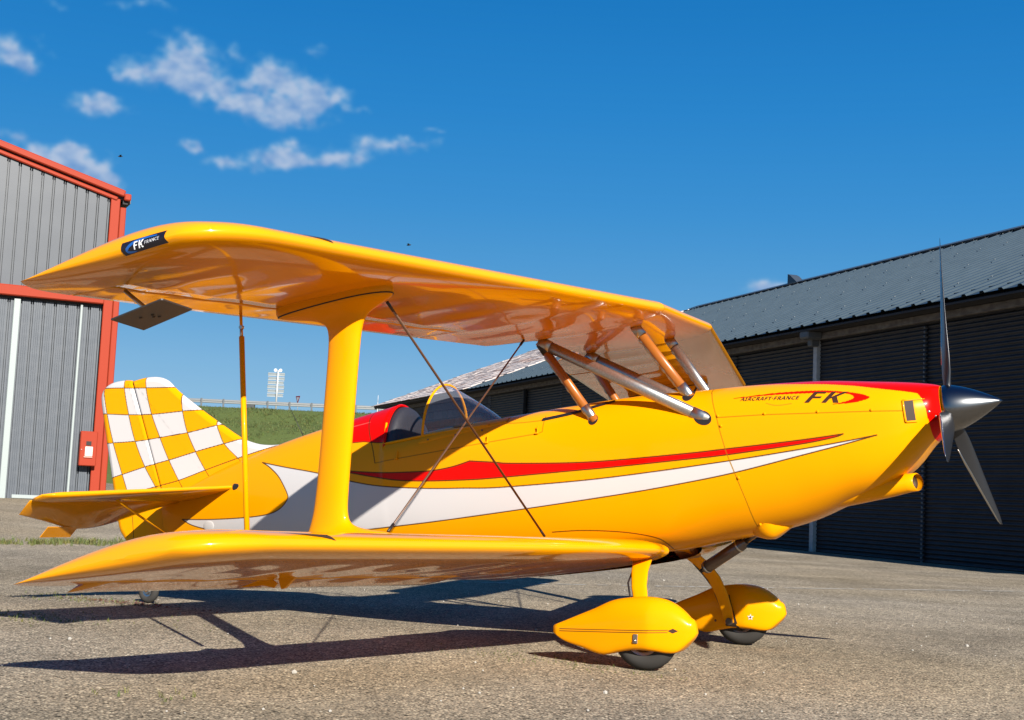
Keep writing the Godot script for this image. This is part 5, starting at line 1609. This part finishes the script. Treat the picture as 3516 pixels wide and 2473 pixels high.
		for i in lp.size():
			var d: Vector3 = (lp[min(i + 1, lp.size() - 1)] - lp[max(i - 1, 0)]).normalized()
			var fwd := (Vector3.RIGHT - d * d.x).normalized(); var th := d.cross(fwd)
			var row := PackedVector3Array()
			for k in 14:
				var c := cos(TAU * k / 14); var sn := sin(TAU * k / 14)
				row.append(w2b(lp[i] + fwd * lw[i] * signf(c) * pow(absf(c), 0.55) + th * 0.013 * signf(sn) * pow(absf(sn), 0.6)))
			lr.append(row)
		var lm2 := MB.new(); lm2.loft(lr, true, true); var leg := part("gear_leg", lm2, my, root)
		var mt := MB.new(); mt.box(w2b(Vector3(-0.185, 0.540, 0.345 * sd)), Vector3(0.13, 0.045, 0.12), Basis(Vector3(1, 0, 0), 0.45 * sd), 0.012); part("leg_clamp", mt, mat(lin(0.2856, 0.1344, 0.042), 0.5), leg)
		var br := MB.new(); br.tube([w2b(Vector3(-0.190, 0.47, 0.47 * sd)), w2b(Vector3(-0.168, 0.40, 0.60 * sd)), w2b(Vector3(-0.130, 0.33, 0.66 * sd)), w2b(Vector3(-0.10, 0.24, 0.69 * sd)), w2b(Vector3(-0.06, 0.17, 0.70 * sd))], 0.005, 6); part("brake_hose", br, black, leg)
		# wheel
		var wc := w2b(Vector3(0.012, 0.165, wz)); var zax := Vector3(0, 0, 1)
		var ty := MB.new()
		var tp := []
		for k in 25:
			var a := -PI * 0.83 + TAU * 0.83 * k / 24.0
			tp.append([0.052 * sin(a) * (1.0 if absf(a) > 1.2 else 0.98), 0.118 + 0.047 * cos(a)])
		ty.lathe(wc, zax, tp, 48)
		var tyre := part("tyre", ty, rubber, root)
		var ri := MB.new(); ri.lathe(wc, zax, [[-0.034, 0.0], [-0.034, 0.03], [-0.022, 0.035], [-0.02, 0.07], [-0.04, 0.078], [-0.045, 0.092], [0.045, 0.092], [0.04, 0.078], [0.02, 0.07], [0.022, 0.035], [0.034, 0.03], [0.034, 0.0]], 32, -1); part("rim", ri, alu, tyre)
		var dsk := MB.new(); dsk.lathe(wc + Vector3(0, 0, -0.048 * sd), zax, [[-0.003, 0.03], [-0.003, 0.072], [0.003, 0.072], [0.003, 0.03]], 32, -1); part("brake_disc", dsk, steel, tyre)
		var cal := MB.new(); cal.box(w2b(Vector3(-0.055, 0.120, wz - 0.058 * sd)), Vector3(0.05, 0.05, 0.04), Basis(), 0.008); part("brake_caliper", cal, mat(lin(0.042, 0.042, 0.042), 0.5, 0.5), tyre)
		var axl := MB.new(); axl.lathe(w2b(Vector3(-0.024, 0.140, 0.652 * sd)), zax * sd, [[-0.006, 0.0], [-0.006, 0.02], [0.0, 0.022], [0.10, 0.015], [0.10, 0.0]], 16, -1); part("axle", axl, mat(lin(0.1008, 0.084, 0.0756), 0.4, 0.7), tyre)
	# exhaust silencer under the cowl
	var ex := MB.new()
	var e0 := w2b(Vector3(0.335, 0.680, -0.01)); var e1 := w2b(Vector3(-0.018, 0.457, -0.15)); var ed := e1 - e0
	ex.tube([e0 - ed * 0.2, e0 + ed * 0.27], 0.014, 12); ex.tube([e0 + ed * 0.25, e0 + ed * 0.30, e0 + ed * 0.31, e0 + ed * 0.97, e0 + ed * 0.98, e0 + ed * 1.0], [0.02, 0.02, 0.033, 0.033, 0.028, 0.02], 20)
	var exm := mat(lin(0.1428, 0.1092, 0.0966), 0.3, 0.85)
	var exp_ := part("exhaust_silencer", ex, exm, root)
	var eb := MB.new(); eb.tube([e0 + ed * 0.355, e0 + ed * 0.375], 0.036, 20); eb.tube([e0 + ed * 0.93, e0 + ed * 0.95], 0.0355, 20); part("clamp_band", eb, steel, exp_)
	var tp2 := MB.new(); tp2.tube([e0 + ed * 0.97, e0 + ed * 1.05], 0.012, 12); part("tail_pipe", tp2, mat(lin(0.042, 0.0336, 0.0294), 0.5, 0.7), exp_)

	# ---- tail wheel
	var tw := w2b(Vector3(-3.78, 0.078, 0.0))
	var tt := MB.new(); var tpf := []
	for k in 21:
		var a := -PI * 0.8 + TAU * 0.8 * k / 20.0
		tpf.append([0.026 * sin(a), 0.053 + 0.025 * cos(a)])
	tt.lathe(tw, Vector3(0, 0, 1), tpf, 36)
	var twp := part("tail_wheel_tyre", tt, rubber, root)
	var tr2 := MB.new(); tr2.lathe(tw, Vector3(0, 0, 1), [[-0.027, 0.0], [-0.027, 0.018], [-0.015, 0.024], [-0.02, 0.042], [0.02, 0.042], [0.015, 0.024], [0.027, 0.018], [0.027, 0.0]], 24, -1); part("rim", tr2, alu, twp)
	var sprg := MB.new(); sprg.tube([Vector3(-3.20, 0.965, 0), Vector3(-3.36, 0.915, 0), Vector3(-3.52, 0.85, 0), Vector3(-3.62, 0.81, 0)], [0.024, 0.022, 0.018, 0.015], 12, true, 0.3, Vector3(0, 0, 1)); part("tail_spring", sprg, mat(lin(0.0504, 0.0462, 0.042), 0.5, 0.6), root)
	var fk := MB.new()
	for sd in [1.0, -1.0]: fk.tube([Vector3(-3.63, 0.80, 0.012 * sd), tw + Vector3(0.06, 0.085, 0.036 * sd), tw + Vector3(0, 0, 0.036 * sd)], [0.014, 0.013, 0.012], 10, true, 0.45, Vector3(1, 0.6, 0))
	fk.lathe(Vector3(-3.625, 0.775, 0), Vector3(0, 1, 0), [[0, 0.0], [0, 0.016], [0.05, 0.016], [0.05, 0.0]], 14, -1)
	part("tail_wheel_fork", fk, my, root)
